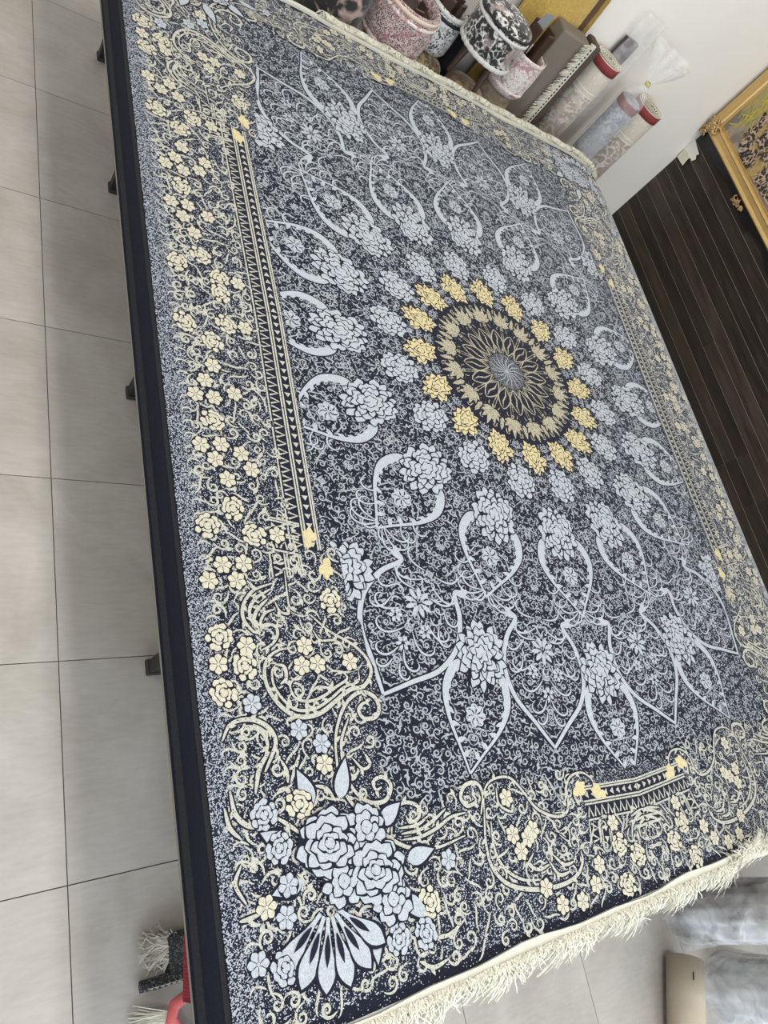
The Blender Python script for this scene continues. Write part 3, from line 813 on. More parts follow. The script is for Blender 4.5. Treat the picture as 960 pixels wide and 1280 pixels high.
# --- ends: white woven tape and fringe
def end_tape(y0, y1, zo, name, drop=0.0):
    mb = MB(); xs_ = np.linspace(XL + .01, XR - .02, 40)
    V = []; F = []
    for x in xs_:
        z = float(zdef(x, (y0+y1)/2)) + zo; wv = .006*math.sin(x*7.0) + .004*math.sin(x*17)
        V += [(x, y0 + wv, z + .004), (x, y1 + wv, z + .004 - drop), (x, y1 + wv, z - .008 - drop), (x, y0 + wv, z - .008)]
    for i in range(len(xs_) - 1):
        for j in range(4): F.append((4*i + j, 4*i + (j+1) % 4, 4*i + 4 + (j+1) % 4, 4*i + 4 + j))
    F += [(0, 1, 2, 3), tuple(4*(len(xs_)-1) + j for j in (3, 2, 1, 0))]
    return mb.add(V, F).build(name, M['tape'], rug)
end_tape(YN + .004, YN - .030, .006, 'end_tape', .006)
end_tape(YF - .012, YF + .014, .010, 'end_tape')
def fringe(name, n, fn, parent, mat, w=.0022, seg=7):
    mb = MB()
    for i in range(n):
        P = fn(i)
        V = []; m_ = len(P)
        a = rf.uniform(0, 6.28); dx, dy = w*math.cos(a), w*math.sin(a)*.6
        for k, p in enumerate(P):
            q_ = 1 - .5*k/m_
            V += [(p[0] - dx*q_, p[1] - dy*q_, p[2]), (p[0] + dx*q_, p[1] + dy*q_, p[2] + .0008)]
        mb.add(V, [(2*k, 2*k+1, 2*k+3, 2*k+2) for k in range(m_ - 1)])
    o = mb.build(name, mat, parent); tag(o, kind='stuff'); return o
rf = random.Random(5)
def near_strand(i):
    x = XL + .015 + (XR - XL - .03)*rf.random()
    flip = max(0.0, min(1.0, (x - .36)/.12))
    lift = .045*flip*(0.5 + .5*math.sin(x*19))
    y0 = YN - .010 - .012*rf.random() + (.025*flip)
    L = rf.uniform(.030, .075)*(1 - .15*flip)*(1 + .22*math.sin(x*23) + .15*math.sin(x*57 + 1))
    out = -1.0 if rf.random() > .50*flip*(.55 + .45*math.sin(x*13 + 2)) else 1.0
    z0 = float(zdef(x, YN)) + .010 + lift*rf.random()
    P = []; ang = rf.gauss(.25*math.sin(x*41), .5); kx = rf.gauss(0, .03)
    for k in range(6):
        t = k/5
        P.append((x + L*t*math.sin(ang) + kx*t*t, y0 + out*L*t*math.cos(ang)*.85, z0 - (.035 if out < 0 else .012)*t*t + (.03*t if out > 0 else 0) + .012*math.sin(t*3)*rf.random()))
    return P
fringe('fringe', 5200, near_strand, rug, M['fringe'])
def far_strand(i):
    x = -.55 + (XR - .02 + .55)*rf.random()
    y0 = YF + .008; z0 = float(zdef(x, YF)) + .012
    ph = rf.uniform(0, 6.28); sl = rf.choice((-1, 1))*rf.uniform(.02, .05)
    return [(x + sl*k/5, y0 + .016*math.sin(ph + k*.7) + .006, z0 + .012 + .014*math.cos(ph + k*.7) + .004*math.sin(x*31)) for k in range(6)]
fringe('fringe', 2600, far_strand, rug, M['fringe'], .0026)
def far_left_strand(i):
    x = XL + .02 + (1.03)*rf.random(); y0 = YF + .010
    return [(x + .01*k*rf.gauss(0, .4), y0 + .007*k, float(zdef(x, YF)) + .006 - .004*k*k) for k in range(4)]
fringe('fringe', 700, far_left_strand, rug, M['fringe'], .0022)

# ------------------------------------------------------------------ the rack that carries the rug
rack = empty('display_rack', (2.13, 1.48, 0))
tag(rack, 'low black metal display rack standing under the navy floral rug', 'rack')
bx0, bx1, by0, by1 = 0.70, 3.54, -0.38, 3.34
def rel(x, y, z): return (x - 2.13, y - 1.48, z)
MB().box(rel((bx0+bx1)/2, (by0+by1)/2, .529), (bx1-bx0, by1-by0, .010)).build('top_board', M['board'], rack)
for x in (.786, 2.13, 3.47):
    MB().box(rel(x, (by0+by1)/2, .504), (.04, by1-by0, .04)).build('long_beam', M['black_metal'], rack)
LEGY = (3.314, 2.522, 1.529, .521)
for y in LEGY + (-.30,):
    MB().box(rel(2.13, y, .465), (2.64, .035, .035)).build('cross_beam', M['black_metal'], rack)
for x in (.802, 2.13, 3.47):
    for k, y in enumerate(LEGY + (-.30,)):
        xx, yy = (x, y) if not (x < 1 and y < 0) else (.90, -.10)
        w_ = .058 if (x < 1 and k == 3) else .034
        lg = bevel(MB().box(rel(xx, yy, .242), (w_, .040, .446)).build('leg', M['black_metal'], rack), .003)
        ft = bevel(MB().box((0, 0, 0), (w_ + .010, .050, .018)).build('foot_cap', M['rubber'], lg, loc=rel(xx, yy, .009)), .004)
        if x < 1 and k == 3:
            MB().box((0, 0, 0), (.006, .044, .40)).build('channel_lip', M['black_metal'], lg, loc=rel(xx + .012, yy - .003, .25))

# other rugs in the stack
M['red'] = yarn('crimson_pile', (0.20, 0.008, 0.020), (0.28, 0.02, 0.03), 0.3, sheen=.2)
M['red_edge'] = plain('crimson_edge', (0.36, 0.03, 0.05), .8)
redr = empty('red_rug', (2.13, 1.5, .534))
tag(redr, 'plain crimson rug lying under the navy floral rug, its side hanging down', 'rug')
mb = MB(); V = []; F = []
yl = np.linspace(-.31, 3.30, 30)
for y in yl:
    k = max(0.0, min(1.0, (-.04 - y)/.27))
    for t in range(6):
        a = t/5
        x = 3.50 if t == 0 else (.72 if t == 1 else .72 - (.010 + .066*min(1, k*6))*math.sin(min(1, (t-1)/2.0)*math.pi/2))
        z = .0 + .009 if t < 2 else .009 - (.006 + .088*k)*((t-1)/4)**1.4
        V.append((x - 2.13, y - 1.5, z)); 
for j in range(len(yl)-1):
    for t in range(5): F.append((6*j+t, 6*j+t+1, 6*j+t+7, 6*j+t+6))
o = mb.add(V, F).build('pile', M['red'], redr)
sd = o.modifiers.new('thickness', 'SOLIDIFY'); sd.thickness = .008; sd.offset = -1
MB().tube([(V[6*j+5][0] - .001, V[6*j+5][1], V[6*j+5][2]) for j in range(9)], .004, 6).build('edge_cord', M['red_edge'], redr)

# rugs lying on the floor under the rack, only their ends showing
M['bw'] = yarn('black_white_pile', (0.02, .02, .024), (.62, .62, .60), .42, 120)
M['greyfringe'] = plain('grey_fringe', (0.46, .43, .37), .9, noise=.2, nscale=60)
M['dark_pile'] = yarn('dark_grey_pile', (0.022, .022, .024), (.10, .10, .10), .2, 380, sheen=.2)
fr = empty('folded_rug', (1.15, -.30, 0))
tag(fr, 'dark folded rug on the floor under the rack with a grey tassel and stitched edge', 'rug')
bevel(MB().box((0, .03, .030), (.80, .11, .058)).build('folded_layers', M['dark_pile'], fr), .012)
st = MB()
for i in range(9):
    x = -.455 + i*.014
    st.add([(x, -.026, .030 + .003*i), (x + .010, -.026, .050 + .003*i), (x + .003, -.030, .058 + .003*i), (x - .003, -.024, .044 + .003*i)], [(0, 1, 2, 3)])
o = st.build('edge_stitch', M['fringe'], fr); tag(o, kind='stuff')
MB().tube([(-.47, -.02, .012), (-.43, -.02, .030), (-.36, -.015, .050)], [.014, .016, .016], 8).build('edge_roll', M['dark_pile'], fr)
def tuft(i):
    a = math.pi + rf.gauss(0, .42); L = rf.uniform(.06, .105)
    return [(-.365 + L*t*math.cos(a), .055 + .01*rf.gauss(0, 1) + L*t*math.sin(a)*.7, .050 + .02*t - .055*t*t) for t in (0, .3, .6, .85, 1)]
fringe('tassel', 260, tuft, fr, M['greyfringe'], .0022)
pk = empty('pink_edged_rug', (1.0, -.45, 0))
tag(pk, 'black and white rug on the floor with a salmon pink edge and white fringe', 'rug')
bevel(MB().box((.05, .0, .020), (.46, .12, .036)).build('pile', M['bw'], pk), .01)
M['pink'] = plain('salmon_binding', (0.62, .13, .13), .85, noise=.15, nscale=40, bump=.4)
MB().tube([(-.20, .085, .045), (-.245, .070, .048), (-.255, .040, .045), (-.235, .012, .040), (-.205, -.012, .040), (-.18, -.05, .040)], [.013, .016, .015, .012, .012, .012], 8).build('edge_binding', M['pink'], pk, smooth=True)
def wf(i):
    a = math.pi*(.98) + rf.gauss(0, .22); L = rf.uniform(.05, .11); x0 = rf.uniform(-.24, -.19); s_ = rf.random()
    return [(-.255 + .055*s_ + L*t*math.cos(a), .06 - .11*s_ + L*t*math.sin(a), .040 - .034*t*t) for t in (0, .3, .6, .85, 1)]
fringe('fringe', 500, wf, pk, M['fringe'], .0022)

# ------------------------------------------------------------------ poufs (upholstered stools) stacked behind the rug
def damask(name, ground, fig, accent, scale=30.0, thr=0.5, athr=.62, rough=.85):
    m, nt, p = nodes_of(name)
    p.inputs['Roughness'].default_value = rough; p.inputs['Sheen Weight'].default_value = .25
    tc = nt.nodes.new('ShaderNodeTexCoord')
    no = nt.nodes.new('ShaderNodeTexNoise'); no.inputs['Scale'].default_value = scale*.5; no.inputs['Detail'].default_value = 5; no.inputs['Distortion'].default_value = 1.6
    vo = nt.nodes.new('ShaderNodeTexVoronoi'); vo.inputs['Scale'].default_value = scale; vo.feature = 'DISTANCE_TO_EDGE'
    n2 = nt.nodes.new('ShaderNodeTexNoise'); n2.inputs['Scale'].default_value = scale*.22; n2.inputs['Detail'].default_value = 3
    for n_ in (no, vo, n2): nt.links.new(tc.outputs['Object'], n_.inputs['Vector'])
    ad = nt.nodes.new('ShaderNodeMath'); ad.operation = 'MULTIPLY_ADD'; ad.inputs[1].default_value = -.7
    nt.links.new(vo.outputs['Distance'], ad.inputs[0]); nt.links.new(no.outputs['Fac'], ad.inputs[2])
    r1 = nt.nodes.new('ShaderNodeValToRGB'); r1.color_ramp.elements[0].position = thr - .11; r1.color_ramp.elements[1].position = thr + .03
    r1.color_ramp.elements[0].color = (*ground, 1); r1.color_ramp.elements[1].color = (*fig, 1)
    nt.links.new(ad.outputs[0], r1.inputs[0])
    r2 = nt.nodes.new('ShaderNodeValToRGB'); r2.color_ramp.elements[0].position = athr - .03; r2.color_ramp.elements[1].position = athr + .03
    nt.links.new(n2.outputs['Fac'], r2.inputs[0])
    mx = nt.nodes.new('ShaderNodeMix'); mx.data_type = 'RGBA'; mx.inputs[7].default_value = (*accent, 1)
    mm = nt.nodes.new('ShaderNodeMath'); mm.operation = 'MULTIPLY'; mm.inputs[1].default_value = .8
    nt.links.new(r2.outputs[0], mm.inputs[0]); nt.links.new(mm.outputs[0], mx.inputs[0]); nt.links.new(r1.outputs[0], mx.inputs[6])
    nt.links.new(mx.outputs[2], p.inputs['Base Color'])
    b = nt.nodes.new('ShaderNodeBump'); b.inputs['Strength'].default_value = .4; b.inputs['Distance'].default_value = .003
    nt.links.new(ad.outputs[0], b.inputs['Height']); nt.links.new(b.outputs['Normal'], p.inputs['Normal'])
    return m
M['wood'] = plain('dark_brown_wood', (0.050, .026, .018), .45, noise=.3, nscale=20)
M['darkin'] = plain('brown_underside', (0.040, .022, .016), .8)
M['f_beige'] = damask('beige_chenille', (.30, .235, .165), (.42, .35, .26), (.22, .16, .11), 26)
M['f_tan'] = damask('tan_brown_chenille', (.20, .13, .07), (.36, .26, .15), (.10, .065, .05), 18, .48, .52)
M['f_gold'] = damask('brown_gold_chenille', (.10, .07, .035), (.38, .30, .17), (.20, .15, .08), 26)
M['f_pink'] = damask('pink_floral_weave', (.10, .05, .055), (.50, .40, .375), (.30, .13, .15), 110, .44, .60)
M['f_bwm'] = damask('black_white_mottle', (.06, .06, .065), (.66, .66, .65), (.40, .38, .37), 60, .40, .62)
M['f_black'] = damask('black_white_floral', (.012, .012, .014), (.62, .60, .58), (.30, .24, .23), 34, .52, .58)
M['f_blackpink'] = damask('black_pink_floral', (.008, .007, .008), (.36, .26, .23), (.012, .010, .011), 13, .50, .60)
M['f_white'] = damask('pink_white_floral', (.42, .26, .25), (.66, .62, .60), (.34, .17, .17), 95, .38, .60)
M['f_gap_shade'] = plain('gap_shade_black', (.012, .012, .016), .9, sheen=.2, bump=.3)
M['f_grey'] = damask('grey_velvet', (.30, .30, .31), (.42, .42, .43), (.2, .2, .21), 20)
M['trim_white'] = plain('white_plush_trim', (.58, .565, .54), .95, sheen=.4, bump=.8, bscale=140)
M['trim_beige'] = plain('beige_band', (.62, .50, .40), .8, bump=.3)
M['trim_black'] = plain('black_band', (.008, .008, .009), .6)
M['trim_pinkdot'] = damask('pink_dotted_band', (.52, .40, .38), (.74, .66, .62), (.30, .14, .15), 110, .45, .6)

def legs4(parent, r, z0, z1, tilt, ph=.5, rad=.020, flat=False):
    if flat:
        for k in range(4):
            a = ph + k*math.pi/2
            bevel(MB().box((r*math.cos(a), r*math.sin(a), (z0 + z1)/2), (.018, .060, z1 - z0), rz=a).build('leg', M['wood'], parent), .003)
        return
    for k in range(4):
        a = ph + k*math.pi/2
        MB().tube([(r*math.cos(a), r*math.sin(a), z0), ((r + tilt)*math.cos(a), (r + tilt)*math.sin(a), z1)], [rad, rad*.55] , 8).build('leg', M['wood'], parent, smooth=False)

def pouf(name, loc, r, hgt, fab, label, bands=(), bulge=.08, inverted=False, frill=None, top=None, leg=None, ph=.5, cat='stool', uplen=.10):
    t = empty(name, loc); tag(t, label, cat, None)
    prof = []
    n = 12
    for i in range(n + 1):
        u = i/n; k = 1 + bulge*math.sin(math.pi*u) - .10*max(0, (.12 - u)/.12)**2 - (.10*max(0, (u - .88)/.12)**2 if not inverted else 0)
        prof.append((r*k*(1 if u > 0 else 1), hgt*u))
    body = [(0.0, 0)] + [(r*.8, 0)] + prof
    if inverted:      # seat down: the open underside faces up
        body += [(r*.94, hgt + .004), (r*.86, hgt), (r*.84, hgt - .05)]
        MB().lathe(body, 40).build('cover', fab, t, smooth=True)
        MB().lathe([(r*.85, hgt - .05), (r*.5, hgt - .05), (0, hgt - .05)], 32).build('underside', M['darkin'], t)
    else:
        body += [(r*.82, hgt + .012), (r*.5, hgt + .026), (0, hgt + .030)]
        MB().lathe(body, 40).build('cover', fab, t, smooth=True)
        if top: MB().lathe([(r*.97, hgt - .012), (r*.97, hgt + .010), (r*.80, hgt + .024), (r*.5, hgt + .036), (0, hgt + .040)], 40).build('seat_top', top, t, smooth=True)
    for zb, hb, mat, out in bands:
        rb_ = r*(1 + bulge*math.sin(math.pi*zb/hgt)) 
        MB().lathe([(rb_*.97, zb - hb/2), (rb_ + out, zb - hb/2*.8), (rb_ + out*1.2, zb), (rb_ + out, zb + hb/2*.8), (rb_*.97, zb + hb/2)], 40).build('band', mat, t, smooth=True)
    if frill is not None:
        zf = frill
        MB().lathe([(r*1.0, zf + .014), (r*1.03, zf + .008), (r*1.05, zf - .008), (r*1.01, zf - .014), (r*.96, zf - .008)], 96, wob=lambda a, z: 1 + .02*math.sin(a*26)).build('frill', M['trim_white'], t, smooth=True)
    if leg == 'down': legs4(t, r*.66, .01, -.175, .02, ph, .022)
    if leg == 'up': legs4(t, r*.50, hgt - .05, hgt + uplen, .02, ph, .030, True)
    if leg == 'floor': legs4(t, r*.70, .01, -loc[2], .01, ph, .018)
    return t
# lower tier, standing on short legs
pouf('pouf_stool', (1.80, 3.62, .17), .150, .26, M['f_beige'], 'beige round pouf under the black and pink floral pouf', [(.20, .02, M['trim_beige'], .004)], leg='floor')
pouf('pouf_stool', (2.13, 3.60, .20), .150, .295, M['f_beige'], 'plain beige round pouf under the pink patterned open pouf', [(.235, .018, M['trim_beige'], .004)], leg='floor')
pouf('pouf_stool', (2.415, 3.68, .22), .118, .29, M['f_gold'], 'brown and gold round pouf under the mottled white and black pouf', [(.20, .014, M['trim_beige'], .003)], leg='floor')
pouf('pouf_stool', (2.665, 3.565, .22), .125, .32, M['f_tan'], 'tan and brown round pouf below the ornate black and white stool', [(.03, .016, M['trim_beige'], .003), (.25, .010, M['trim_beige'], .003)], leg='floor', ph=.9)
pouf('pouf_stool', (2.908, 3.655, .24), .105, .335, M['f_beige'], 'beige round pouf beneath the pink and white floral pouf', [(.22, .02, M['trim_beige'], .005), (.26, .016, M['trim_beige'], .005)], leg='floor')
# upper tier
pouf('pouf_stool', (1.75, 3.62, .47), .172, .24, M['f_blackpink'], 'black pouf with pale pink flowers and a glossy black rim', [(.018, .03, M['trim_black'], .006)], bulge=.02, top=M['f_blackpink'])
pouf('pouf_stool', (2.115, 3.60, .530), .165, .25, M['f_pink'], 'pink patterned open pouf turned upside down next to a black floral pouf', [(.235, .022, M['trim_beige'], .003), (.205, .020, M['trim_pinkdot'], .003), (.03, .03, M['trim_pinkdot'], .003)], bulge=.07, inverted=True, leg='up', ph=.2, uplen=-.005)
pouf('pouf_stool', (2.422, 3.768, .545), .111, .225, M['f_bwm'], 'mottled white and black upside down pouf with white plush rim', [(.215, .020, M['trim_white'], .005), (.187, .022, M['trim_black'], .003)], bulge=.02, inverted=True, leg='up', ph=.7, uplen=.05)
pouf('ornate_stool', (2.605, 3.56, .755), .160, .19, M['f_black'], 'ornate black and white floral stool with white frill and dark legs', [(.160, .018, M['trim_white'], .003), (.182, .012, M['trim_black'], .004)], bulge=.05, frill=.006, top=M['f_black'], leg='down', ph=.15)
pouf('pouf_stool', (2.898, 3.642, .610), .127, .225, M['f_white'], 'pink and white floral upside down pouf with brown legs pointing up', [(.222, .026, M['trim_pinkdot'], .003), (.035, .022, M['trim_pinkdot'], .003)], bulge=.05, inverted=True, leg='up', ph=.35, uplen=.14)

pouf('pouf_stool', (2.612, 3.825, .12), .058, .60, M['f_gap_shade'], 'added slim black form standing in for the shade in the gap behind the ornate black and white stool', [(.50, .016, M['trim_black'], .003)], leg='floor')  # added dark form, stands in for the shade between the poufs

# golden shag rug leaning on the wall
M['shag'] = plain('golden_shag', (.50, .33, .075), .95, sheen=.5, noise=.45, nscale=90, bump=1.0, bscale=160)
M['brownback'] = plain('brown_backing', (.10, .06, .035), .9)
ys_ = empty('golden_shag_rug', (3.16, 3.858, 0))
tag(ys_, 'golden yellow shag rug folded upright against the white wall', 'rug')
def bent(x0, x1, y, th, z0, z1, lean, curve, n=10, m=12):
    V = []; F = []
    for j in range(m + 1):
        z = z0 + (z1 - z0)*j/m
        for i in range(n + 1):
            u = i/n; x = x0 + (x1 - x0)*u
            V.append((x + .05*curve*math.sin(2.2*z), y + curve*.10*(u - .5)**2 - .01*z, z))
    k = len(V)
    V += [(a, b + th, c) for a, b, c in V]
    for j in range(m):
        for i in range(n):
            a = j*(n+1) + i
            F += [(a, a+1, a+n+2, a+n+1), (k+a, k+a+n+1, k+a+n+2, k+a+1)]
    for j in range(m):
        a = j*(n+1); F += [(a, a+n+1, k+a+n+1, k+a), (a+n, k+a+n, k+a+2*n+1, a+2*n+1)]
    for i in range(n):
        F += [(i, k+i, k+i+1, i+1), (m*(n+1)+i, m*(n+1)+i+1, k+m*(n+1)+i+1, k+m*(n+1)+i)]
    return V, F
V, F = bent(-.38, .02, -.045, .022, .0, 1.5, 0, 1); MB().add(V, F).build('pile_fold', M['shag'], ys_, smooth=False)
V, F = bent(-.37, .085, -.012, .012, .0, 1.5, 0, 1); MB().add(V, F).build('backing', M['brownback'], ys_)
V, F = bent(.085, .105, -.016, .018, .0, 1.5, 0, 1, 2); MB().add(V, F).build('edge_binding', M['shag'], ys_)
tg = MB().add([(-.04, 0, 0), (.035, 0, .02), (.03, 0, .09), (-.02, 0, .08), (-.04, .003, 0), (.035, .003, .02), (.03, .003, .09), (-.02, .003, .08)], [(0,1,2,3),(7,6,5,4),(0,4,5,1),(1,5,6,2),(2,6,7,3),(3,7,4,0)]).build('price_tag', plain('grey_card', (.22, .24, .25), .5), None, loc=(2.86, 3.64, .955))
tag(tg, 'small blank grey card tag hanging by the golden shag rug', 'tag')

# folded rug with fringed edge, standing upright
M['f_fold'] = plain('taupe_rug_back', (.17, .145, .12), .9, noise=.12, nscale=12, bump=.3, bscale=200)
M['brownside'] = plain('brown_folded_edge', (.075, .052, .042), .9, noise=.2, nscale=40)
fo = empty('folded_fringed_rug', (3.2, 3.712, 0))
tag(fo, 'taupe folded rug standing upright with a vertical cream fringe along its edge', 'rug')
bevel(MB().box((-.055, .020, .505), (.23, .125, 1.01)).build('folded_layers', M['f_fold'], fo), .015, 3)
bevel(MB().box((.095, .010, .515), (.055, .125, 1.03)).build('folded_edge', M['brownside'], fo), .012, 3)
MB().box((.050, -.052, .52), (.035, .014, 1.02)).build('edge_tape', M['tape'], fo)
def vf(i):
    z = rf.uniform(.25, 1.03); L = rf.uniform(.03, .06)
    return [(.04 - L*t, -.062 - .008*math.sin(t*3), z - .02*t*t + .01*rf.gauss(0, .3)) for t in (0, .35, .7, 1)]
fringe('fringe', 600, vf, fo, M['fringe'], .003)
dt = MB()
for i in range(26): dt.box((.052, -.060, .45 + i*.022), (.008, .004, .010))
o = dt.build('stitching', M['trim_black'], fo); tag(o, kind='stuff')

# rolled rugs standing on end in the corner
M['roll1'] = damask('ivory_rug_pattern', (.40, .335, .29), (.64, .585, .52), (.52, .46, .405), 42, .47, .60)
M['roll2'] = damask('taupe_rug_pattern', (.37, .305, .265), (.66, .61, .55), (.36, .30, .26), 26, .52, .64)
M['rollplain'] = damask('ivory_plain_border', (.52, .47, .40), (.62, .57, .50), (.56, .5, .44), 90, .5, .6)
M['redband'] = plain('red_woven_band', (.21, .030, .030), .8, bump=.4, bscale=300)
M['rollend'] = plain('roll_end_pile', (.50, .46, .36), .95, noise=.3, nscale=70, bump=.6)
M['rollback'] = plain('roll_end_backing', (.66, .63, .53), .9)
M['rolldark'] = plain('roll_gap', (.035, .03, .03), .9)
def roll(loc, r, hgt, mat, label, lines):
    t = empty('rolled_rug', loc); tag(t, label, 'rug', 'rolled rugs in the corner')
    zb = hgt - .055
    MB().lathe([(0, 0), (r, 0), (r, zb - lines - .02)], 40).build('roll_body', mat, t, smooth=True)
    MB().lathe([(r, zb - lines - .02), (r, hgt - .010), (r*.97, hgt)], 40).build('border_end', M['rollplain'], t, smooth=True)
    for z in (zb - lines, zb - lines - .026): MB().lathe([(r, z - .004), (r + .002, z), (r, z + .004)], 40).build('white_line', M['rollback'], t, smooth=True)
    MB().lathe([(r*.99, zb - .002), (r + .003, zb), (r + .003, hgt - .008), (r*.99, hgt - .006)], 40).build('red_band', M['redband'], t, smooth=True)
    MB().lathe([(r*.97, hgt - .004), (0, hgt - .012)], 40).build('roll_end', M['rolldark'], t)
    # spiral of backing and pile on the end face
    sp = MB(); turns = 5; N = 150
    for off, m_, wd in ((0, 0, .010), (.009, 1, .007)):
        P = []
        for i in range(N):
            u = i/(N-1); a = u*turns*2*math.pi; rr_ = r*.10 + (r*.97 - off - r*.10)*u
            P.append((rr_*math.cos(a), rr_*math.sin(a)))
        V2, F2 = ribbon(P, wd); n_ = len(V2)
        sp.add(np.column_stack([V2, np.full(n_, hgt + (.001 if m_ else .003))]), F2, m_)
    sp.build('spiral_layers', [M['rollback'], M['rollend']], t)
    return t
roll((3.505, 3.77, 0), .098, .985, M['roll1'], 'ivory patterned rolled rug with a red band beside the fringed folded rug', .13)
roll((4.06, 3.775, 0), .104, .895, M['roll2'], 'taupe and ivory rolled rug with a red band next to the bare corner', .15)
def film(name, alpha=.16, tint=(.86, .88, .89), rough=.12, bump=.7, bscale=11):
    m, nt, p = nodes_of(name)
    p.inputs['Base Color'].default_value = (*tint, 1); p.inputs['Roughness'].default_value = rough
    p.inputs['Specular IOR Level'].default_value = .8
    tc = nt.nodes.new('ShaderNodeTexCoord')
    n1 = nt.nodes.new('ShaderNodeTexNoise'); n1.inputs['Scale'].default_value = bscale; n1.inputs['Detail'].default_value = 5; n1.inputs['Distortion'].default_value = 0.7
    nt.links.new(tc.outputs['Object'], n1.inputs['Vector'])
    b = nt.nodes.new('ShaderNodeBump'); b.inputs['Strength'].default_value = bump; b.inputs['Distance'].default_value = .02
    nt.links.new(n1.outputs['Fac'], b.inputs['Height']); nt.links.new(b.outputs['Normal'], p.inputs['Normal'])
    mr = nt.nodes.new('ShaderNodeMapRange'); mr.inputs['From Min'].default_value = .35; mr.inputs['From Max'].default_value = .7
    mr.inputs['To Min'].default_value = alpha*.6; mr.inputs['To Max'].default_value = min(1, alpha*1.9)
    nt.links.new(n1.outputs['Fac'], mr.inputs['Value']); nt.links.new(mr.outputs[0], p.inputs['Alpha'])
    return m
M['film'] = film('clear_plastic_film')
M['film_milky'] = film('milky_plastic_film', .42, (.74, .74, .75), .12, .8, 9)
M['greyrug'] = damask('grey_blue_rug', (.20, .21, .25), (.34, .35, .38), (.26, .26, .30), 40)
# roll inside a tied plastic bag
rc = empty('rolled_rug', (3.775, 3.655, 0)); tag(rc, 'grey rolled rug with a red band inside a tied clear plastic bag', 'rug', 'rolled rugs in the corner')
MB().lathe([(0, 0), (.075, 0), (.075, .90), (.06, .91), (0, .90)], 32).build('roll_body', M['greyrug'], rc, smooth=True)
MB().lathe([(.0755, .85), (.078, .855), (.078, .895), (.0755, .90)], 32).build('red_band', M['redband'], rc, smooth=True)
bagm = empty('plastic_bag', (3.775, 3.655, 0)); tag(bagm, 'clear plastic bag tied round the grey rolled rug, its mouth flaring out', 'bag')
wob = lambda a, z: 1 + .05*math.sin(5*a + 9*z) + .04*math.sin(9*a - 14*z)
MB().lathe([(.086, .01), (.090, .4), (.090, .80), (.083, .92), (.058, .975), (.022, 1.01), (.014, 1.025)], 48, wob=wob).build('bag_body', M['film'], bagm, smooth=True)
def flare(a, z): return 1 + .30*math.sin(3*a + 1) + .16*math.sin(8*a + 20*z)
fl_ = MB().lathe([(.014, 1.025), (.025, 1.045), (.060, 1.085), (.095, 1.13), (.120, 1.18), (.130, 1.22)], 64, wob=flare).build('bag_mouth', M['film'], bagm, smooth=True)
MB().lathe([(.015, 1.012), (.019, 1.018), (.019, 1.030), (.015, 1.036)], 16).build('tie', plain('yellow_tie', (.55, .52, .18), .6), bagm, smooth=True)
sl = empty('wrapped_slab', (3.63, 3.86, 0)); tag(sl, 'thin dark purple slab wrapped in plastic standing behind the rolled rugs', 'package')
MB().box((0, 0, .55), (.11, .03, 1.10)).build('slab', plain('dark_purple_board', (.075, .04, .055), .6), sl)
V, F = bent(-.09, .10, -.028, .004, .6, 1.27, 0, .6, 8, 8)
MB().add([(x + .010*math.sin(30*z), y + .006*math.sin(40*x + 25*z), z) for x, y, z in V], F).build('plastic_wrap', M['film'], sl, smooth=True)
# pale bluish flat strip by the corner
st_ = MB().box((0, 0, .42), (.095, .012, .84)).build('pale_strip', plain('bluish_white', (.60, .63, .67), .35), None, loc=(4.245, 3.892, 0))
tag(st_, 'bluish white flat strip standing against the wall by the corner', 'strip')
# scrap of tape on the planks and broken plaster patch
tp = MB().add([(0, -.105, -.010), (0, -.01, -.018), (0, -.0, .050), (0, -.060, .058), (0, -.09, .050), (-.003, -.105, -.010), (-.003, -.01, -.018), (-.003, -.0, .050), (-.003, -.060, .058), (-.003, -.09, .050)],
     [(0,1,2,3,4), (9,8,7,6,5), (0,5,6,1), (1,6,7,2), (2,7,8,3), (3,8,9,4), (4,9,5,0)]).build('tape_scrap', M['tape_cream'], None, loc=(XW - .013, 3.895, .690))
tag(tp, 'scrap of cream masking tape stuck on the dark planks at the corner', 'tape')
pts2 = [(-.0, .04), (-.03, .0), (-.055, .03), (-.075, .02), (-.11, .05), (-.13, .045), (-.145, .075), (-.12, .09), (-.13, .11), (-.06, .12), (-.0, .13)]
V = [(0, a, b) for a, b in pts2] + [(-.003, a, b) for a, b in pts2]; n_ = len(pts2)
pp = MB().add(V, [tuple(range(n_))[::-1], tuple(range(n_, 2*n_))] + [(i, (i+1) % n_, n_ + (i+1) % n_, n_ + i) for i in range(n_)]).build('plaster_smear', M['plaster'], wall_right, loc=(XW - .0125, YW - .002, .70))

# ------------------------------------------------------------------ gilt framed picture on the plank wall
pf = empty('framed_picture', (XW - .012, 3.10, .94))
tag(pf, 'ornate gold framed picture of a spotted wild cat hung on the dark plank wall', 'picture')
FW, FH = .775, 1.05     # half width, height
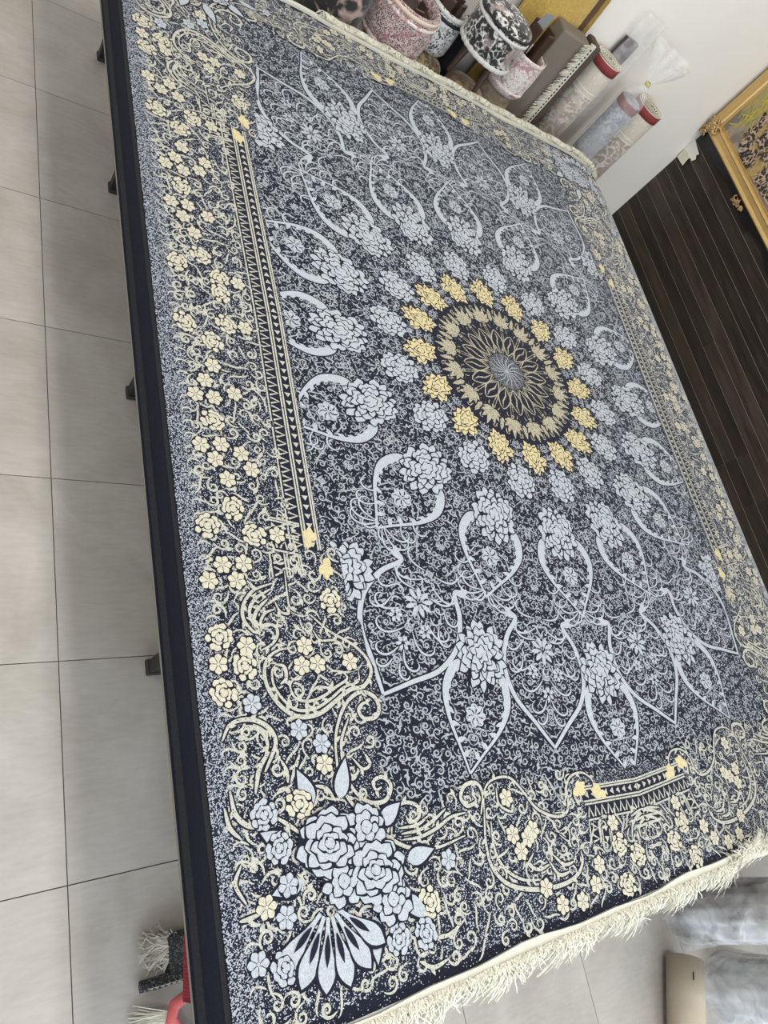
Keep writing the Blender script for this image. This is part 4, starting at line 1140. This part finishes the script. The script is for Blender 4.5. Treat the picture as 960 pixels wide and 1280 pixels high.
# black backing; its scalloped lower edge stands in for the frame's wall shadow
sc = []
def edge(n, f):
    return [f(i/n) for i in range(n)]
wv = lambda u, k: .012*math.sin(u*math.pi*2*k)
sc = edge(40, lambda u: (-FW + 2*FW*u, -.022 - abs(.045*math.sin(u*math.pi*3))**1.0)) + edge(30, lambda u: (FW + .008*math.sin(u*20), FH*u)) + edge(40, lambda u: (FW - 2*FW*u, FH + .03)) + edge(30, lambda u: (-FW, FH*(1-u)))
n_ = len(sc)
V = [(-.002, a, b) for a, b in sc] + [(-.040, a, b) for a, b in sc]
MB().add(V, [tuple(range(n_)), tuple(range(2*n_-1, n_-1, -1))] + [(i, n_ + i, n_ + (i+1) % n_, (i+1) % n_) for i in range(n_)]).build('backing_and_shadow', M['backing_shadow'], pf)
# mitred moulding, each side its own piece; profile runs from the outer edge inwards
prof = [(0, -.040), (0, -.066), (.010, -.078), (.022, -.074), (.030, -.070), (.060, -.070), (.068, -.076), (.076, -.070), (.082, -.060), (.090, -.062), (.094, -.050), (.094, -.042)]
cs = [(-FW + .002, .0), (FW, .0), (FW, FH), (-FW + .002, FH)]
ins = [(1, 1), (-1, 1), (-1, -1), (1, -1)]
for k in range(4):
    a, b = cs[k], cs[(k+1) % 4]; ia, ib = ins[k], ins[(k+1) % 4]
    V = [(x, a[0] + ia[0]*d, a[1] + ia[1]*d) for d, x in prof] + [(x, b[0] + ib[0]*d, b[1] + ib[1]*d) for d, x in prof]; n_ = len(prof)
    MB().add(V, [(i, i+1, n_+i+1, n_+i) for i in range(n_-1)]).build('moulding', M['gold_frame'], pf)
def ornament(c, size, seed, n=14, nm='ornament', spread=(1, 1)):
    r = random.Random(seed); mb = MB()
    for i in range(n*2):
        a = r.uniform(0, 6.28); d = r.uniform(0, .6)*size
        p = (c[1] + d*math.cos(a)*spread[0], c[2] + d*math.sin(a)*spread[1])
        P = spiral(p, r.uniform(0, 6.28), size*.7, r.choice((-1, 1))*1.5/size, r.choice((-1, 1))*9/size, 10)
        mb.tube([(c[0] - .010 - .006*math.sin(j*.35 + i), y, z) for j, (y, z) in enumerate(P)], [size*.15*(1 - .06*j) for j in range(len(P))], 6)
    o = mb.build(nm, M['gold_ornament'], pf, smooth=True); return o
ornament((-.072, FW - .060, .060), .075, 1, 18, 'corner_ornament')
ornament((-.045, FW - .010, -.010), .050, 2, 8, 'corner_ornament')
ornament((-.045, .10, -.040), .045, 3, 12, 'edge_ornament', (2.6, .5))
ornament((-.070, -FW + .055, .055), .060, 4, 16, 'corner_ornament')
# the picture: printed textile, its motifs woven flat
M['canvas'] = damask('olive_brown_ground', (.17, .145, .115), (.30, .25, .185), (.33, .28, .10), 9, .5, .62)
MB().box((-.042, 0, FH/2), (.006, 2*FW - .17, FH - .17)).build('canvas', M['canvas'], pf)
M['cat'] = damask('spotted_fur', (.010, .007, .008), (.46, .33, .23), (.40, .28, .08), 34, .50, .60)
body = np.array([(.25, .10), (.40, .10), (.47, .13), (.52, .20), (.50, .27), (.53, .33), (.56, .38), (.52, .46), (.46, .52), (.36, .58), (.20, .62), (.0, .66), (-.3, .60), (-.5, .45), (-.5, .15), (-.2, .12)])
bb = catmull(body, 4, True); bb = bb[:-1]
n_ = len(bb)
cb = MB().add([(-.0475, y, z) for y, z in bb], [tuple(range(n_))]).build('cat_figure', M['cat'], pf)
M['yellow'] = plain('yellow_weave', (.50, .40, .07), .8, noise=.3, nscale=80)
gr = MB()
for i in range(46):
    y, z = rf.gauss(.58, .05), rf.gauss(.27, .09)
    P = spiral((y, z), rf.uniform(.6, 2.6), rf.uniform(.04, .09), rf.uniform(-12, 12), 0, 6)
    V2, F2 = ribbon(P, .007); gr.add(np.column_stack([np.full(len(V2), -.0470 - .00002*i), V2]), F2)
o = gr.build('yellow_grass', M['yellow'], pf); tag(o, kind='stuff')

# ------------------------------------------------------------------ wrapped rolls and a bare roll by the near end of the rack
M['wrapcore'] = plain('grey_brown_rug_back', (.16, .14, .125), .9, noise=.25, nscale=8)
M['wrapcore2'] = plain('pale_grey_rug_back', (.42, .41, .40), .9, noise=.15, nscale=10)
M['stripe'] = plain('brown_stripe', (.075, .045, .035), .8)
def wrapped(loc, r, core, label, seed, stripes=False):
    t = empty('wrapped_roll', loc); tag(t, label, 'rug')
    MB().lathe([(0, .03), (r*.88, .03), (r*.90, 1.10), (0, 1.10)], 32).build('roll_body', core, t, smooth=True)
    if stripes:
        for a in (math.pi*.80, math.pi*.835, math.pi*.90):
            p = (r*.905*math.cos(a), r*.905*math.sin(a))
            MB().box((p[0], p[1], .57), (.006, .012, 1.05), rz=a).build('stripe', M['stripe'], t)
    ph = seed*1.7
    w_ = lambda a, z: 1 + .035*math.sin(4*a + 7*z + ph) + .028*math.sin(9*a - 13*z + ph) + .02*math.sin(17*a + 31*z)
    MB().lathe([(r*1.02, .0), (r*1.08, .04), (r*1.0, .12), (r*1.02, .3), (r*1.0, .55), (r*1.03, .8), (r*1.0, 1.10), (r*.4, 1.16), (0.01, 1.18)], 72, wob=w_).build('plastic_wrap', M['film_milky'], t, smooth=True)
    # loose skirt of film at the foot
    MB().lathe([(r*1.05, .16), (r*1.14, .08), (r*1.24, .012)], 72, wob=lambda a, z: 1 + .06*math.sin(6*a + ph) + .05*math.sin(13*a)).build('loose_film', M['film'], t, smooth=True)
    return t
wrapped((2.985, -.70, 0), .115, M['wrapcore'], 'brown striped rolled rug wrapped in milky plastic standing by the fringe', 1, True)
wrapped((3.10, -1.02, 0), .125, M['wrapcore2'], 'pale rolled rug in shiny plastic standing beside the beige roll', 2)
M['kraft'] = plain('beige_roll_back', (.44, .375, .29), .9, noise=.14, nscale=9, bump=.25, bscale=150)
br = empty('beige_roll', (2.555, -1.30, 0), math.atan2(-.87, -.49)); tag(br, 'bare beige rolled rug lying on the tiles beside the wrapped rolls', 'rug')
cyl = []
for i in range(9): cyl.append((-.54 + i*.14, 0, .074))
MB().tube(cyl, .072, 32).build('roll_body', M['kraft'], br, smooth=True)
MB().box((-.47, -.035, .138), (.028, .002, .006)).build('ink_mark', M['trim_black'], br)
